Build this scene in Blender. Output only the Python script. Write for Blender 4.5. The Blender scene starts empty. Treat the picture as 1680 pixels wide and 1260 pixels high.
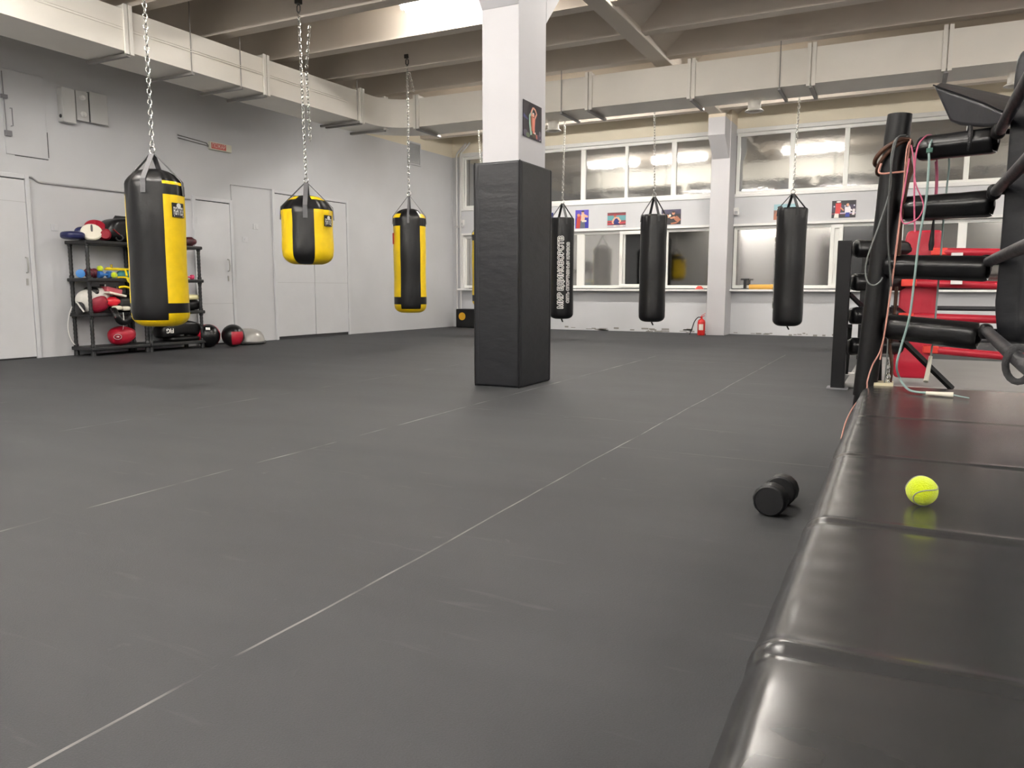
import bpy, bmesh, math, random
from mathutils import Vector, Matrix
random.seed(7)
R = math.radians
SC = bpy.context.scene
COL = SC.collection
V = Vector

# ------------------------------------------------------------------ camera
CAM = V((0, 0, .85)); YAW, PITCH, ROLL, FPX = R(26.78), R(7.04), R(.136), 1262.0
_f = V((-math.sin(YAW)*math.cos(PITCH), math.cos(YAW)*math.cos(PITCH), -math.sin(PITCH)))
_r = V((math.cos(YAW), math.sin(YAW), 0)); _u = _r.cross(_f)
RT = math.cos(ROLL)*_r+math.sin(ROLL)*_u; UP = -math.sin(ROLL)*_r+math.cos(ROLL)*_u; FW = _f
cam = bpy.data.cameras.new('camera'); cam.sensor_width = 36; cam.lens = 36*FPX/1680; cam.clip_start = .02
co = bpy.data.objects.new('camera', cam); COL.objects.link(co)
co.matrix_world = Matrix(((RT.x, UP.x, -FW.x, CAM.x), (RT.y, UP.y, -FW.y, CAM.y), (RT.z, UP.z, -FW.z, CAM.z), (0, 0, 0, 1)))
SC.camera = co
def ray(px, py): return RT*((px-840)/FPX)+UP*((630-py)/FPX)+FW
def on(px, py, n, p0):                        # where a sight line meets a wall, floor or shelf of the room
    v = ray(px, py); return CAM+v*((V(p0)-CAM).dot(n)/v.dot(n))
def PX(px, py, x): return on(px, py, V((1, 0, 0)), (x, 0, 0))
def PY(px, py, y): return on(px, py, V((0, 1, 0)), (0, y, 0))
def PZ(px, py, z=0.): return on(px, py, V((0, 0, 1)), (0, 0, z))
# the left wall runs slightly out of square
WA, WB = V((-9.42, 5, 0)), V((-9.12, 15.15, 0))
WT = (WB-WA).normalized(); WN = V((WT.y, -WT.x, 0)); WYAW = math.atan2(WT.y, WT.x)-math.pi/2
def PW(px, py, off=0.): return on(px, py, WN, WA+WN*off)
def wall_s(p): return (V((p[0], p[1], 0))-WA).dot(WT)
def wl(s, z, off=0.): q = WA+WT*s+WN*off; return V((q.x, q.y, z))

# ------------------------------------------------------------------ helpers
def lin(c):
    if isinstance(c, str):
        c = [int(c[i:i+2], 16)/255 for i in (0, 2, 4)]
    return tuple((x/12.92 if x <= .04045 else ((x+.055)/1.055)**2.4) for x in c)+(1,)
MATS = {}
def mat(name, col, rough=.6, metal=0., bump=0., bscale=60., var=0., vscale=4., col2=None, emit=0., coat=0., spec=.5, stretch=(1, 1, 1), sheen=0.):
    if name in MATS: return MATS[name]
    m = bpy.data.materials.new(name); m.use_nodes = True; nt = m.node_tree; N = nt.nodes; L = nt.links
    b = N['Principled BSDF']; b.inputs['Roughness'].default_value = rough; b.inputs['Metallic'].default_value = metal
    b.inputs['Specular IOR Level'].default_value = spec
    c = lin(col); b.inputs['Base Color'].default_value = c
    b.inputs['Coat Weight'].default_value = coat; b.inputs['Coat Roughness'].default_value = .15
    b.inputs['Sheen Weight'].default_value = sheen
    if emit:
        b.inputs['Emission Color'].default_value = c; b.inputs['Emission Strength'].default_value = emit
    tc = N.new('ShaderNodeTexCoord'); mp = N.new('ShaderNodeMapping'); mp.inputs['Scale'].default_value = stretch
    L.new(tc.outputs['Object'], mp.inputs['Vector'])
    if var or col2:
        nz = N.new('ShaderNodeTexNoise'); nz.inputs['Scale'].default_value = vscale; nz.inputs['Detail'].default_value = 6
        L.new(mp.outputs[0], nz.inputs['Vector'])
        rp = N.new('ShaderNodeValToRGB'); rp.color_ramp.elements[0].position = .3; rp.color_ramp.elements[1].position = .7
        c2 = lin(col2) if col2 else tuple(max(0, x*(1-var)) for x in c[:3])+(1,)
        rp.color_ramp.elements[0].color = c2; rp.color_ramp.elements[1].color = c
        L.new(nz.outputs['Fac'], rp.inputs['Fac']); L.new(rp.outputs['Color'], b.inputs['Base Color'])
    if bump:
        n2 = N.new('ShaderNodeTexNoise'); n2.inputs['Scale'].default_value = bscale; n2.inputs['Detail'].default_value = 4
        L.new(mp.outputs[0], n2.inputs['Vector'])
        bp = N.new('ShaderNodeBump'); bp.inputs['Strength'].default_value = bump; bp.inputs['Distance'].default_value = .01
        L.new(n2.outputs['Fac'], bp.inputs['Height']); L.new(bp.outputs['Normal'], b.inputs['Normal'])
    MATS[name] = m; return m

def rot_to(d):
    return V((0, 0, 1)).rotation_difference(V(d).normalized()).to_matrix().to_4x4()
class MB:
    def __init__(s): s.bm = bmesh.new()
    def _fin(s, vs, mi, n0):
        s.bm.faces.ensure_lookup_table()
        for f in s.bm.faces[n0:]: f.material_index = mi
    def hexa(s, p, mi=0):                      # 8 points: bottom ring then top ring
        v = [s.bm.verts.new(V(q)) for q in p]
        for q in ((3, 2, 1, 0), (4, 5, 6, 7), (0, 1, 5, 4), (1, 2, 6, 5), (2, 3, 7, 6), (3, 0, 4, 7)):
            s.bm.faces.new([v[i] for i in q]).material_index = mi
        return s
    def box(s, x0, x1, y0, y1, z0, z1, mi=0):
        return s.hexa([(x0, y0, z0), (x1, y0, z0), (x1, y1, z0), (x0, y1, z0), (x0, y0, z1), (x1, y0, z1), (x1, y1, z1), (x0, y1, z1)], mi)
    def wbox(s, s0, s1, z0, z1, o0, o1, mi=0):  # box on the left wall
        return s.hexa([wl(s0, z0, o1), wl(s1, z0, o1), wl(s1, z0, o0), wl(s0, z0, o0), wl(s0, z1, o1), wl(s1, z1, o1), wl(s1, z1, o0), wl(s0, z1, o0)], mi)
    def bar(s, p0, p1, w, t, up=(0, 0, 1), mi=0, twist=0):  # rectangular bar between two points
        p0, p1 = V(p0), V(p1); d = (p1-p0).normalized(); a = d.cross(V(up))
        if a.length < 1e-4: a = d.cross(V((1, 0, 0)))
        a.normalize(); b = a.cross(d)
        if twist: a, b = a*math.cos(twist)+b*math.sin(twist), b*math.cos(twist)-a*math.sin(twist)
        a *= w/2; b *= t/2
        return s.hexa([p0-a-b, p0+a-b, p0+a+b, p0-a+b, p1-a-b, p1+a-b, p1+a+b, p1-a+b], mi)
    def ring(s, c, ax, bx, n): return [s.bm.verts.new(c+ax*math.cos(2*math.pi*i/n)+bx*math.sin(2*math.pi*i/n)) for i in range(n)]
    def skin(s, rings, mi=0, caps=True, closed=False):
        n = len(rings[0]); prs = list(zip(rings, rings[1:]))
        if closed: prs.append((rings[-1], rings[0]))
        for a, b in prs:
            for i in range(n):
                j = (i+1) % n
                s.bm.faces.new((a[i], a[j], b[j], b[i])).material_index = mi
        if caps and not closed:
            s.bm.faces.new(rings[0][::-1]).material_index = mi; s.bm.faces.new(rings[-1]).material_index = mi
        return s
    def tube(s, pts, r, n=8, mi=0, closed=False, flat=1.):
        pts = [V(p) for p in pts]; rs = []; k = len(pts); pa = None
        for i, p in enumerate(pts):
            if closed: d = pts[(i+1) % k]-pts[i-1]
            else: d = pts[min(i+1, k-1)]-pts[max(i-1, 0)]
            if d.length < 1e-9: d = V((0, 0, 1))
            d.normalize()
            if pa is None:
                a = d.cross(V((0, 0, 1)))
                if a.length < 1e-3: a = d.cross(V((1, 0, 0)))
            else: a = pa-d*pa.dot(d)
            a.normalize(); pa = a; b = d.cross(a)
            rr = r[i] if isinstance(r, (list, tuple)) else r
            rs.append(s.ring(p, a*rr, b*rr*flat, n))
        return s.skin(rs, mi, True, closed)
    def cyl(s, p0, p1, r0, r1=None, n=20, mi=0): return s.tube([p0, p1], [r0, r0 if r1 is None else r1], n, mi)
    def lathe(s, prof, c=(0, 0, 0), n=32, mi=0, axis=(0, 0, 1), fn=None, rot=0., mod=None):
        # prof: (radius, height); fn(angle, i) gives the material of a face; mod(angle, i, radius) a radius
        M = Matrix.Translation(V(c)) @ rot_to(axis); rs = []
        for k, (r, z) in enumerate(prof):
            row = []
            for i in range(n):
                a = 2*math.pi*i/n+rot; q = max(r, 1e-4)
                if mod: q = mod(a, k, q)
                row.append(s.bm.verts.new(M @ V((q*math.cos(a), q*math.sin(a), z))))
            rs.append(row)
        for k in range(len(rs)-1):
            for i in range(n):
                j = (i+1) % n; f = s.bm.faces.new((rs[k][i], rs[k][j], rs[k+1][j], rs[k+1][i]))
                f.material_index = fn(2*math.pi*(i+.5)/n+rot, k) if fn else mi
        for row, sl in ((rs[0], -1), (rs[-1], 1)):
            f = s.bm.faces.new(row[::sl]); f.material_index = fn(0, 0 if sl < 0 else len(rs)-2) if fn else mi
        return s
    def sell(s, c, r, e1=1., e2=1., M=None, n=24, mi=0, fn=None, mod=None):   # superellipsoid
        def sp(x, e): return math.copysign(abs(x)**e, x)
        M = Matrix.Translation(V(c)) @ (M or Matrix.Identity(4)); m = n//2; rs = []
        for k in range(m+1):
            la = -math.pi/2+math.pi*(k+.02)/(m+.04); row = []
            for i in range(n):
                lo = 2*math.pi*i/n
                q = V((r[0]*sp(math.cos(la), e1)*sp(math.cos(lo), e2), r[1]*sp(math.cos(la), e1)*sp(math.sin(lo), e2), r[2]*sp(math.sin(la), e1)))
                if mod: q = mod(q)
                row.append(s.bm.verts.new(M @ q))
            rs.append(row)
        for k in range(m):
            for i in range(n):
                j = (i+1) % n; f = s.bm.faces.new((rs[k][i], rs[k][j], rs[k+1][j], rs[k+1][i]))
                f.material_index = fn(2*math.pi*(i+.5)/n, -1+2*(k+.5)/m) if fn else mi
        s.bm.faces.new(rs[0][::-1]).material_index = fn(0, -1) if fn else mi
        s.bm.faces.new(rs[-1]).material_index = fn(0, 1) if fn else mi
        return s
    def prism(s, poly, ext, mi=0):
        a = [s.bm.verts.new(V(p)) for p in poly]; b = [s.bm.verts.new(V(p)+V(ext)) for p in poly]; n = len(a)
        s.bm.faces.new(a[::-1]).material_index = mi; s.bm.faces.new(b).material_index = mi
        for i in range(n): s.bm.faces.new((a[i], a[(i+1) % n], b[(i+1) % n], b[i])).material_index = mi
        return s
    def poly(s, pts, mi=0):
        s.bm.faces.new([s.bm.verts.new(V(p)) for p in pts]).material_index = mi; return s
    def build(s, name, mats, parent=None, smooth=40, bevel=0., sub=0, keep=False, fix=True):
        bm = s.bm
        if fix: bmesh.ops.recalc_face_normals(bm, faces=bm.faces[:])
        me = bpy.data.meshes.new(name); bm.to_mesh(me); bm.free()
        for m in (mats if isinstance(mats, (list, tuple)) else [mats]): me.materials.append(m)
        o = bpy.data.objects.new(name, me); COL.objects.link(o)
        if parent:
            o.parent = parent; M = Matrix.Identity(4); q = parent
            while q: M = q.matrix_basis @ M; q = q.parent
            if not keep: me.transform(M.inverted())
        elif not keep and me.vertices:
            xs = [v.co for v in me.vertices]; c = V((0, 0, 0))
            c.x = (min(v.x for v in xs)+max(v.x for v in xs))/2; c.y = (min(v.y for v in xs)+max(v.y for v in xs))/2; c.z = min(v.z for v in xs)
            me.transform(Matrix.Translation(-c)); o.location = c
        if smooth:
            me.polygons.foreach_set('use_smooth', [True]*len(me.polygons)); me.set_sharp_from_angle(angle=R(smooth))
        if bevel:
            b = o.modifiers.new('bevel', 'BEVEL'); b.width = bevel; b.segments = 3; b.limit_method = 'ANGLE'; b.angle_limit = R(40)
        if sub:
            b = o.modifiers.new('subdivision', 'SUBSURF'); b.levels = sub; b.render_levels = sub
        return o
def tag(o, label=None, cat=None, group=None, kind=None):
    for k, v in (('label', label), ('category', cat), ('group', group), ('kind', kind)):
        if v: o[k] = v
    return o
def thing(name, label, cat, loc=(0, 0, 0), rz=0., group=None):
    o = bpy.data.objects.new(name, None); COL.objects.link(o); o.empty_display_size = .1
    o.location = V(loc); o.rotation_euler = (0, 0, rz); return tag(o, label, cat, group)
def struct(o): o['kind'] = 'structure'; return o
def dup(root, loc, rz, label, group=None):
    r = root.copy(); COL.objects.link(r); r.location = V(loc); r.rotation_euler = (0, 0, rz); r['label'] = label
    if group: r['group'] = group
    for ch in list(root.children):
        c = ch.copy(); COL.objects.link(c); c.parent = r
        for g in list(ch.children):
            d = g.copy(); COL.objects.link(d); d.parent = c
    return r
def smooth_path(pts, k=8):                    # Catmull-Rom
    pts = [V(p) for p in pts]; out = []
    for i in range(len(pts)-1):
        p0, p1, p2, p3 = pts[max(i-1, 0)], pts[i], pts[i+1], pts[min(i+2, len(pts)-1)]
        for j in range(k):
            t = j/k
            out.append(.5*((2*p1)+(p2-p0)*t+(2*p0-5*p1+4*p2-p3)*t*t+(3*p1-p0-3*p2+p3)*t**3))
    out.append(pts[-1]); return out
def text_mesh(body, size, bold=0., align='CENTER'):
    c = bpy.data.curves.new('text', 'FONT'); c.body = body; c.size = size; c.offset = bold; c.align_x = align; c.align_y = 'CENTER'; c.resolution_u = 3
    o = bpy.data.objects.new('text', c); COL.objects.link(o)
    dg = bpy.context.evaluated_depsgraph_get(); e = o.evaluated_get(dg); m = e.to_mesh()
    t = bmesh.new(); t.from_mesh(m); e.to_mesh_clear()
    bpy.data.objects.remove(o); bpy.data.curves.remove(c); return t
def put_text(mb, body, size, fn, bold=0., mi=0, align='CENTER', fit=None):
    t = text_mesh(body, size, bold, align)
    xs = [v.co.x for v in t.verts]; ys = [v.co.y for v in t.verts]
    if fit:
        k = fit/(max(xs)-min(xs)); mid = (max(xs)+min(xs))/2
        for v in t.verts: v.co.x = (v.co.x-mid)*k
    y = min(ys)+size*.12
    while y < max(ys):                             # slice finely so that letters hug curved surfaces
        bmesh.ops.bisect_plane(t, geom=t.verts[:]+t.edges[:]+t.faces[:], plane_co=(0, y, 0), plane_no=(0, 1, 0), dist=1e-6); y += size*.12
    t.verts.index_update(); bv = [mb.bm.verts.new(fn(v.co.x, v.co.y)) for v in t.verts]
    for f in t.faces:
        try: mb.bm.faces.new([bv[v.index] for v in f.verts]).material_index = mi
        except ValueError: pass
    t.free()

# ------------------------------------------------------------------ materials
def two_tone(name, low, high, z, rough=.75):    # painted wall: grey up to a line, cream above
    m = mat(name, low, rough, bump=.12, bscale=9); nt = m.node_tree; N = nt.nodes; L = nt.links; b = N['Principled BSDF']
    g = N.new('ShaderNodeNewGeometry'); sx = N.new('ShaderNodeSeparateXYZ'); L.new(g.outputs['Position'], sx.inputs[0])
    gt = N.new('ShaderNodeMath'); gt.operation = 'GREATER_THAN'; gt.inputs[1].default_value = z; L.new(sx.outputs['Z'], gt.inputs[0])
    nz = N.new('ShaderNodeTexNoise'); nz.inputs['Scale'].default_value = 1.3; nz.inputs['Detail'].default_value = 5; L.new(g.outputs['Position'], nz.inputs['Vector'])
    mr = N.new('ShaderNodeMapRange'); mr.inputs['To Min'].default_value = .9; mr.inputs['To Max'].default_value = 1.06; L.new(nz.outputs['Fac'], mr.inputs['Value'])
    mx = N.new('ShaderNodeMix'); mx.data_type = 'RGBA'; mx.inputs['A'].default_value = lin(low); mx.inputs['B'].default_value = lin(high); L.new(gt.outputs[0], mx.inputs['Factor'])
    mm = N.new('ShaderNodeMix'); mm.data_type = 'RGBA'; mm.blend_type = 'MULTIPLY'; mm.inputs['Factor'].default_value = 1
    L.new(mx.outputs['Result'], mm.inputs['A']); L.new(mr.outputs['Result'], mm.inputs['B']); L.new(mm.outputs['Result'], b.inputs['Base Color'])
    return m
M_WALL = two_tone('painted wall', 'cacbcd', 'e6ddc8', 3.74)
M_COLUMN = two_tone('painted column', 'c2c1c3', 'd6cab6', 3.86)
M_CEIL = mat('cream ceiling paint', 'd3c9bc', .8, bump=.1, bscale=5, var=.06, vscale=1.5)
M_BEAM = mat('beam paint', 'cfc6ba', .8, bump=.1, bscale=5)
M_WHITE = mat('white paint', 'e6e5e2', .5, bump=.05, bscale=30)
M_PVC = mat('white window plastic', 'e9e9e4', .35)
M_DOOR = mat('pale door paint', 'cfd0d2', .5, bump=.05, bscale=20, var=.04)
M_GAP = mat('dark gap', '3a3a3c', .8)
M_DUCT = mat('white duct sheet', 'efeae0', .5, bump=.08, bscale=3, var=.05, vscale=2)
M_STEEL = mat('zinc steel', 'b9b9b6', .35, .9, bump=.05)
M_CHROME = mat('bright chain steel', 'd8d8d4', .25, 1.)
M_BLACK = mat('black vinyl', '0e0e10', .4, spec=.4, bump=.25, bscale=35, var=.2, vscale=8)
M_BLACKFOLD = mat('black vinyl with folds', '0d0d0f', .35, spec=.4, bump=.5, bscale=9, stretch=(1, 1, .6))
M_BLACKSHINY = mat('shiny black vinyl', '0d0d0f', .3, spec=.45, bump=.5, bscale=10)
M_PAD = mat('matt black pad vinyl', '15161a', .42, spec=.4, bump=.45, bscale=5, stretch=(1, 1, 2.5))
M_METALBLACK = mat('black enamel', '0b0b0d', .45, spec=.3, bump=.05)
M_PLASTIC = mat('black plastic', '1c1d1f', .45, bump=.1, bscale=50)
M_YELLOW = mat('yellow vinyl', 'f4cf00', .42, bump=.3, bscale=30, var=.12, vscale=12)
M_RED = mat('red vinyl', 'a8122c', .45, bump=.4, bscale=14, var=.15, vscale=6)
M_CREAM = mat('cream vinyl', 'e9e4d2', .5, bump=.15)
M_NAVY = mat('navy vinyl', '1b2050', .4, bump=.2)
M_WEB = mat('black webbing', '2b2b2d', .7, bump=.4, bscale=200)
M_GREYWEB = mat('grey webbing', '5d5d5f', .6, bump=.4, bscale=200)

def floor_mat():
    m = mat('rubber sport floor', '4a4947', .68, bump=.15, bscale=220, spec=.3); nt = m.node_tree; N = nt.nodes; L = nt.links; b = N['Principled BSDF']
    g = N.new('ShaderNodeNewGeometry'); sx = N.new('ShaderNodeSeparateXYZ'); L.new(g.outputs['Position'], sx.inputs[0])
    def math_(op, a, c=None):
        n = N.new('ShaderNodeMath'); n.operation = op
        for i, q in enumerate((a, c)):
            if q is None: continue
            if isinstance(q, (int, float)): n.inputs[i].default_value = q
            else: L.new(q, n.inputs[i])
        return n.outputs[0]
    def noise(scale, st=(1, 1, 1), det=5, dist=0.):
        mp = N.new('ShaderNodeMapping'); mp.inputs['Scale'].default_value = st; L.new(g.outputs['Position'], mp.inputs['Vector'])
        n = N.new('ShaderNodeTexNoise'); n.inputs['Scale'].default_value = scale; n.inputs['Detail'].default_value = det; n.inputs['Distortion'].default_value = dist
        L.new(mp.outputs[0], n.inputs['Vector']); return n.outputs['Fac']
    def ramp(v, a, c):
        n = N.new('ShaderNodeMapRange'); n.inputs['From Min'].default_value = a; n.inputs['From Max'].default_value = c; L.new(v, n.inputs['Value']); return n.outputs['Result']
    wob = math_('MULTIPLY', math_('SUBTRACT', noise(.7, (1, 1, 1), 3), .5), .05)
    x = math_('ADD', sx.outputs['X'], wob)
    seams = None
    def line(coord, at, w, lo, hi, other, o0, o1, st):
        d = math_('ABSOLUTE', math_('SUBTRACT', coord, at))
        s_ = math_('MULTIPLY', math_('LESS_THAN', d, w), ramp(noise(4.5, st, 8), lo, hi))
        return math_('MULTIPLY', s_, math_('MULTIPLY', math_('GREATER_THAN', other, o0), math_('LESS_THAN', other, o1)))
    Yc = sx.outputs['Y']
    for at, w, lo, hi, y0, y1 in ((-1.335, .0042, .36, .6, -3, 10.6), (-2.785, .007, .38, .68, -3, 9.6), (-4.45, .006, .48, .72, 0, 9), (-5.95, .005, .55, .75, 0, 12)):
        l_ = line(x, at, w, lo, hi, Yc, y0, y1, (3, .7, 1)); seams = l_ if seams is None else math_('MAXIMUM', seams, l_)
    for at, w, x0, x1 in ((3.93, .006, -1.33, .2), (6.42, .006, -1.33, -.7), (4.75, .004, -2.8, -1.33), (9.1, .01, -5.5, -1.3), (7.2, .008, -1.33, 1)):
        l_ = math_('MULTIPLY', line(math_('ADD', Yc, wob), at, w, .42, .66, sx.outputs['X'], x0, x1, (.7, 3, 1)), .55); seams = math_('MAXIMUM', seams, l_)
    scuff = math_('MULTIPLY', ramp(noise(7, (.35, 2.4, 1), 9, .6), .64, .78), .1)
    dust = math_('MULTIPLY', ramp(noise(9, (1, 1, 1), 10, .3), .7, .76), .1)
    fac = math_('MINIMUM', math_('ADD', math_('MULTIPLY', seams, .75), math_('ADD', scuff, dust)), 1)
    base = N.new('ShaderNodeValToRGB'); base.color_ramp.elements[0].color = lin('353638'); base.color_ramp.elements[1].color = lin('414244')
    base.color_ramp.elements[0].position = .3; base.color_ramp.elements[1].position = .7
    grain = math_('ADD', math_('MULTIPLY', noise(1.6, (.6, 1.6, 1), 8), .55), math_('MULTIPLY', noise(160, (1, 2.2, 1), 3), .45))
    L.new(grain, base.inputs['Fac'])
    mx = N.new('ShaderNodeMix'); mx.data_type = 'RGBA'; L.new(fac, mx.inputs['Factor']); L.new(base.outputs['Color'], mx.inputs['A']); mx.inputs['B'].default_value = lin('8c8a87')
    L.new(mx.outputs['Result'], b.inputs['Base Color']); return m
M_FLOOR = floor_mat()

def film_mat(name, col, rough, wav, scale, st=(1, 1, 1), met=.8):     # mirror film on the panes
    m = bpy.data.materials.new(name); m.use_nodes = True; nt = m.node_tree; N = nt.nodes; L = nt.links; b = N['Principled BSDF']
    b.inputs['Base Color'].default_value = lin(col); b.inputs['Metallic'].default_value = met; b.inputs['Roughness'].default_value = rough
    tc = N.new('ShaderNodeTexCoord'); mp = N.new('ShaderNodeMapping'); mp.inputs['Scale'].default_value = st; L.new(tc.outputs['Object'], mp.inputs['Vector'])
    h = None
    for sc_, wt in ((scale, 1.), (scale*.22, 3.)):
        n = N.new('ShaderNodeTexNoise'); n.inputs['Scale'].default_value = sc_; n.inputs['Detail'].default_value = 5; n.inputs['Distortion'].default_value = .8; L.new(mp.outputs[0], n.inputs['Vector'])
        k = N.new('ShaderNodeMath'); k.operation = 'MULTIPLY'; k.inputs[1].default_value = wt; L.new(n.outputs['Fac'], k.inputs[0])
        if h is None: h = k.outputs[0]
        else:
            a = N.new('ShaderNodeMath'); L.new(h, a.inputs[0]); L.new(k.outputs[0], a.inputs[1]); h = a.outputs[0]
    bp = N.new('ShaderNodeBump'); bp.inputs['Strength'].default_value = wav; bp.inputs['Distance'].default_value = .01; L.new(h, bp.inputs['Height']); L.new(bp.outputs['Normal'], b.inputs['Normal'])
    MATS[name] = m; return m
M_FILM = film_mat('mirror film on upper glass', 'aeaeac', .06, .03, 12, (1, 1, 1.6))
M_FILM_LOW = film_mat('mirror film on lower glass', 'cfcdc9', .06, .03, 2.5)
M_FILM_ROUGH = film_mat('hazy film on lower glass', 'a9a7a4', .14, .06, 2.)
M_GLASS = mat('dark night glass', '0a0a0b', .04, spec=.9)

# ------------------------------------------------------------------ the room
XR, YF, YB = 6.5, -3.2, 15.1
ZS, ZR = 4.42, 3.95                       # soffit and rib bottoms
PIT = 1.11; RIB0 = 8.33
struct(MB().box(-9.9, XR+.2, YF-.2, YB+.5, -.15, 0).build('floor', M_FLOOR, smooth=0))
f = struct(MB().box(-9.9, XR+.2, YF-.2, YB+.4, ZS, ZS+.2).build('ceiling', M_CEIL, smooth=0))
for k in range(-10, 7):                   # ribs of the concrete slabs
    y = RIB0+PIT*k
    if y > YB-.3: continue
    p = [(-9.75, y, ZR), (-9.75, y+.17, ZR), (-9.75, y+.26, ZS), (-9.75, y-.09, ZS)]
    struct(MB().prism(p, (XR+9.7, 0, 0)).build('rib', M_CEIL, f, smooth=0))
for x0, x1 in ((-9.75, -8.75), (-3.25, -3.75), (-3.02, -2.55)):   # sloped ends of the coffers
    struct(MB().prism([(x0, YF, ZS), (x0, YF, ZS-.42), (x1, YF, ZS)], (0, YB-YF, 0)).build('coffer_end', M_CEIL, f, smooth=0))
struct(MB().box(-3.25, -3.02, YF, YB, 3.92, ZS+.1).build('beam', M_BEAM, f, smooth=0, bevel=.01))
s0, s1 = wall_s((0, YF-.2)), wall_s((0, YB+.3))
struct(MB().wbox(s0, s1, 0, ZS, -.25, 0).build('wall_left', M_WALL, smooth=0))
struct(MB().box(XR, XR+.2, YF, YB, 0, ZS).build('wall_right', M_WALL, smooth=0))
struct(MB().box(-9.8, XR, YF-.2, YF, 0, ZS).build('wall_front', M_WALL, smooth=0))
# back wall with its window bands
UB, UT, LB, LT = 2.62, 3.74, .85, 2.03
w = MB(); Y2 = YB+.25
w.box(-9.3, XR, YB, Y2, 0, LB-.03); w.box(-9.3, XR, YB, Y2, LT, UB); w.box(-9.3, XR, YB, Y2, UT, ZS)
w.box(-9.3, -8.86, YB, Y2, LB-.03, LT); w.box(-9.3, -8.86, YB, Y2, UT-1.12, UT)
w.box(-3.2, -2.98, YB, Y2, LB-.03, UT)
struct(w.build('wall_back', M_WALL, smooth=0))
# column between the window bays and its bracket under the beam
w = MB().box(-3.27, -2.93, 14.55, YB, 0, ZS)
w.prism([(-3.25, 14.56, 3.2), (-3.25, 14.12, 3.56), (-3.25, 14.12, ZR-.03), (-3.25, 14.56, ZR-.03)], (.3, 0, 0))
struct(w.build('pilaster', M_COLUMN, smooth=0, bevel=.008))
# free standing column with 45 degree heads
w = MB().box(-3.3, -2.95, 5.96, 6.5, 0, 3.92)
w.prism([(-3.3, 6.5, 3.17), (-3.3, 7.25, 3.92), (-3.3, 6.5, 3.92)], (.35, 0, 0))
w.prism([(-3.3, 5.96, 3.17), (-3.3, 5.96, 3.92), (-3.3, 5.21, 3.92)], (.35, 0, 0))
struct(w.build('pillar', M_COLUMN, smooth=0, bevel=.008))
# skirting dust line where the paint has come off
def chips(name, pts, m):
    w = MB()
    for (x, y, z, a, b) in pts: w.box(x, x+a, y-.004, y, z, z+b)
    return struct(w.build(name, m, smooth=0))
random.seed(3)
M_CHIP = mat('bare wall patches', '8d8b86', .9)
chips('trim_1', [(random.uniform(-6.5, -3.4), YB, random.uniform(0, .05), random.uniform(.03, .2), random.uniform(.01, .035)) for _ in range(26)]
      + [(random.uniform(-2.9, -1), YB, random.uniform(0, .04), random.uniform(.03, .1), random.uniform(.01, .04)) for _ in range(14)], M_CHIP)

# windows -----------------------------------------------------------------
def wx(px, py): return PY(px, py, YB+.06).x
win_n = 0
def window(x0, x1, z0, z1, mull, panes, sashes=(), handles=()):
    """frame with its uprights; panes = list of (x0, x1, material)"""
    global win_n; win_n += 1
    w = MB(); d0, d1 = YB+.03, YB+.11; fw = .06
    w.box(x0, x1, d0, d1, z0, z0+fw); w.box(x0, x1, d0, d1, z1-fw, z1); w.box(x0, x0+fw, d0, d1, z0+fw, z1-fw); w.box(x1-fw, x1, d0, d1, z0+fw, z1-fw)
    for a, b in mull: w.box(a, b, d0, d1, z0+fw, z1-fw)
    fr = struct(w.build('window_%d' % win_n, M_PVC, smooth=0, bevel=.006))
    for a, b, m in panes:
        struct(MB().box(a-.01, b+.01, YB+.065, YB+.08, z0+.03, z1-.03).build('pane', m, fr, smooth=0))
    for a, b, yy in sashes:
        q = MB(); t = .065; e0, e1 = yy-.03, yy+.03
        q.box(a, b, e0, e1, z0+.02, z0+.02+t); q.box(a, b, e0, e1, z1-.02-t, z1-.02); q.box(a, a+t, e0, e1, z0+.02+t, z1-.02-t); q.box(b-t, b, e0, e1, z0+.02+t, z1-.02-t)
        struct(q.build('sash', M_PVC, fr, smooth=0, bevel=.005))
    for hx, hz, yy in handles:
        q = MB().box(hx-.012, hx+.012, yy-.035, yy, hz-.03, hz+.03); q.tube([(hx, yy-.03, hz), (hx, yy-.05, hz), (hx, yy-.055, hz-.11)], .01, 8)
        struct(q.build('window_handle', M_WHITE, fr, smooth=40))
    return fr
def strip(edges, x0, x1, m):                 # panes between uprights
    xs = [x0+.06]; ps = []
    for a, b in edges: ps.append((xs[-1], a, m)); xs.append(b)
    ps.append((xs[-1], x1-.06, m)); return ps
ul = [wx(954, 275), wx(1026, 275), wx(1099, 275)]; dxu = ul[1]-ul[0]
el = [(ul[0]+dxu*k, ul[0]+dxu*k+(.1 if k % 2 == 0 else .065)) for k in (-3, -2, -1, 0, 1, 2)]
window(-8.86, -3.24, UB, UT, el, strip(el, -8.86, -3.24, M_FILM))
ur = [wx(1294.5, 290), wx(1383, 290)]; dxr = wx(1580, 285)-ur[1]
er = [(ur[0], ur[0]+.08), (ur[1], ur[1]+.08)]+[(ur[1]+dxr*k/2, ur[1]+dxr*k/2+.08) for k in range(1, 9) if ur[1]+dxr*k/2 < XR-.3]
window(-2.93, XR-.02, UB, UT, er, strip(er, -2.93, XR-.02, M_FILM))
a1, a2, a3, a4, a5, a6 = wx(947, 428), wx(959, 428), wx(1017, 428), wx(1026, 428), wx(1085, 428), wx(1096, 428)
el = [(-8.86+.06+k*.95, -8.86+.12+k*.95) for k in (1, 2)]+[(a1, a2), (a3, a4), (a5, a6)]
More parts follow.
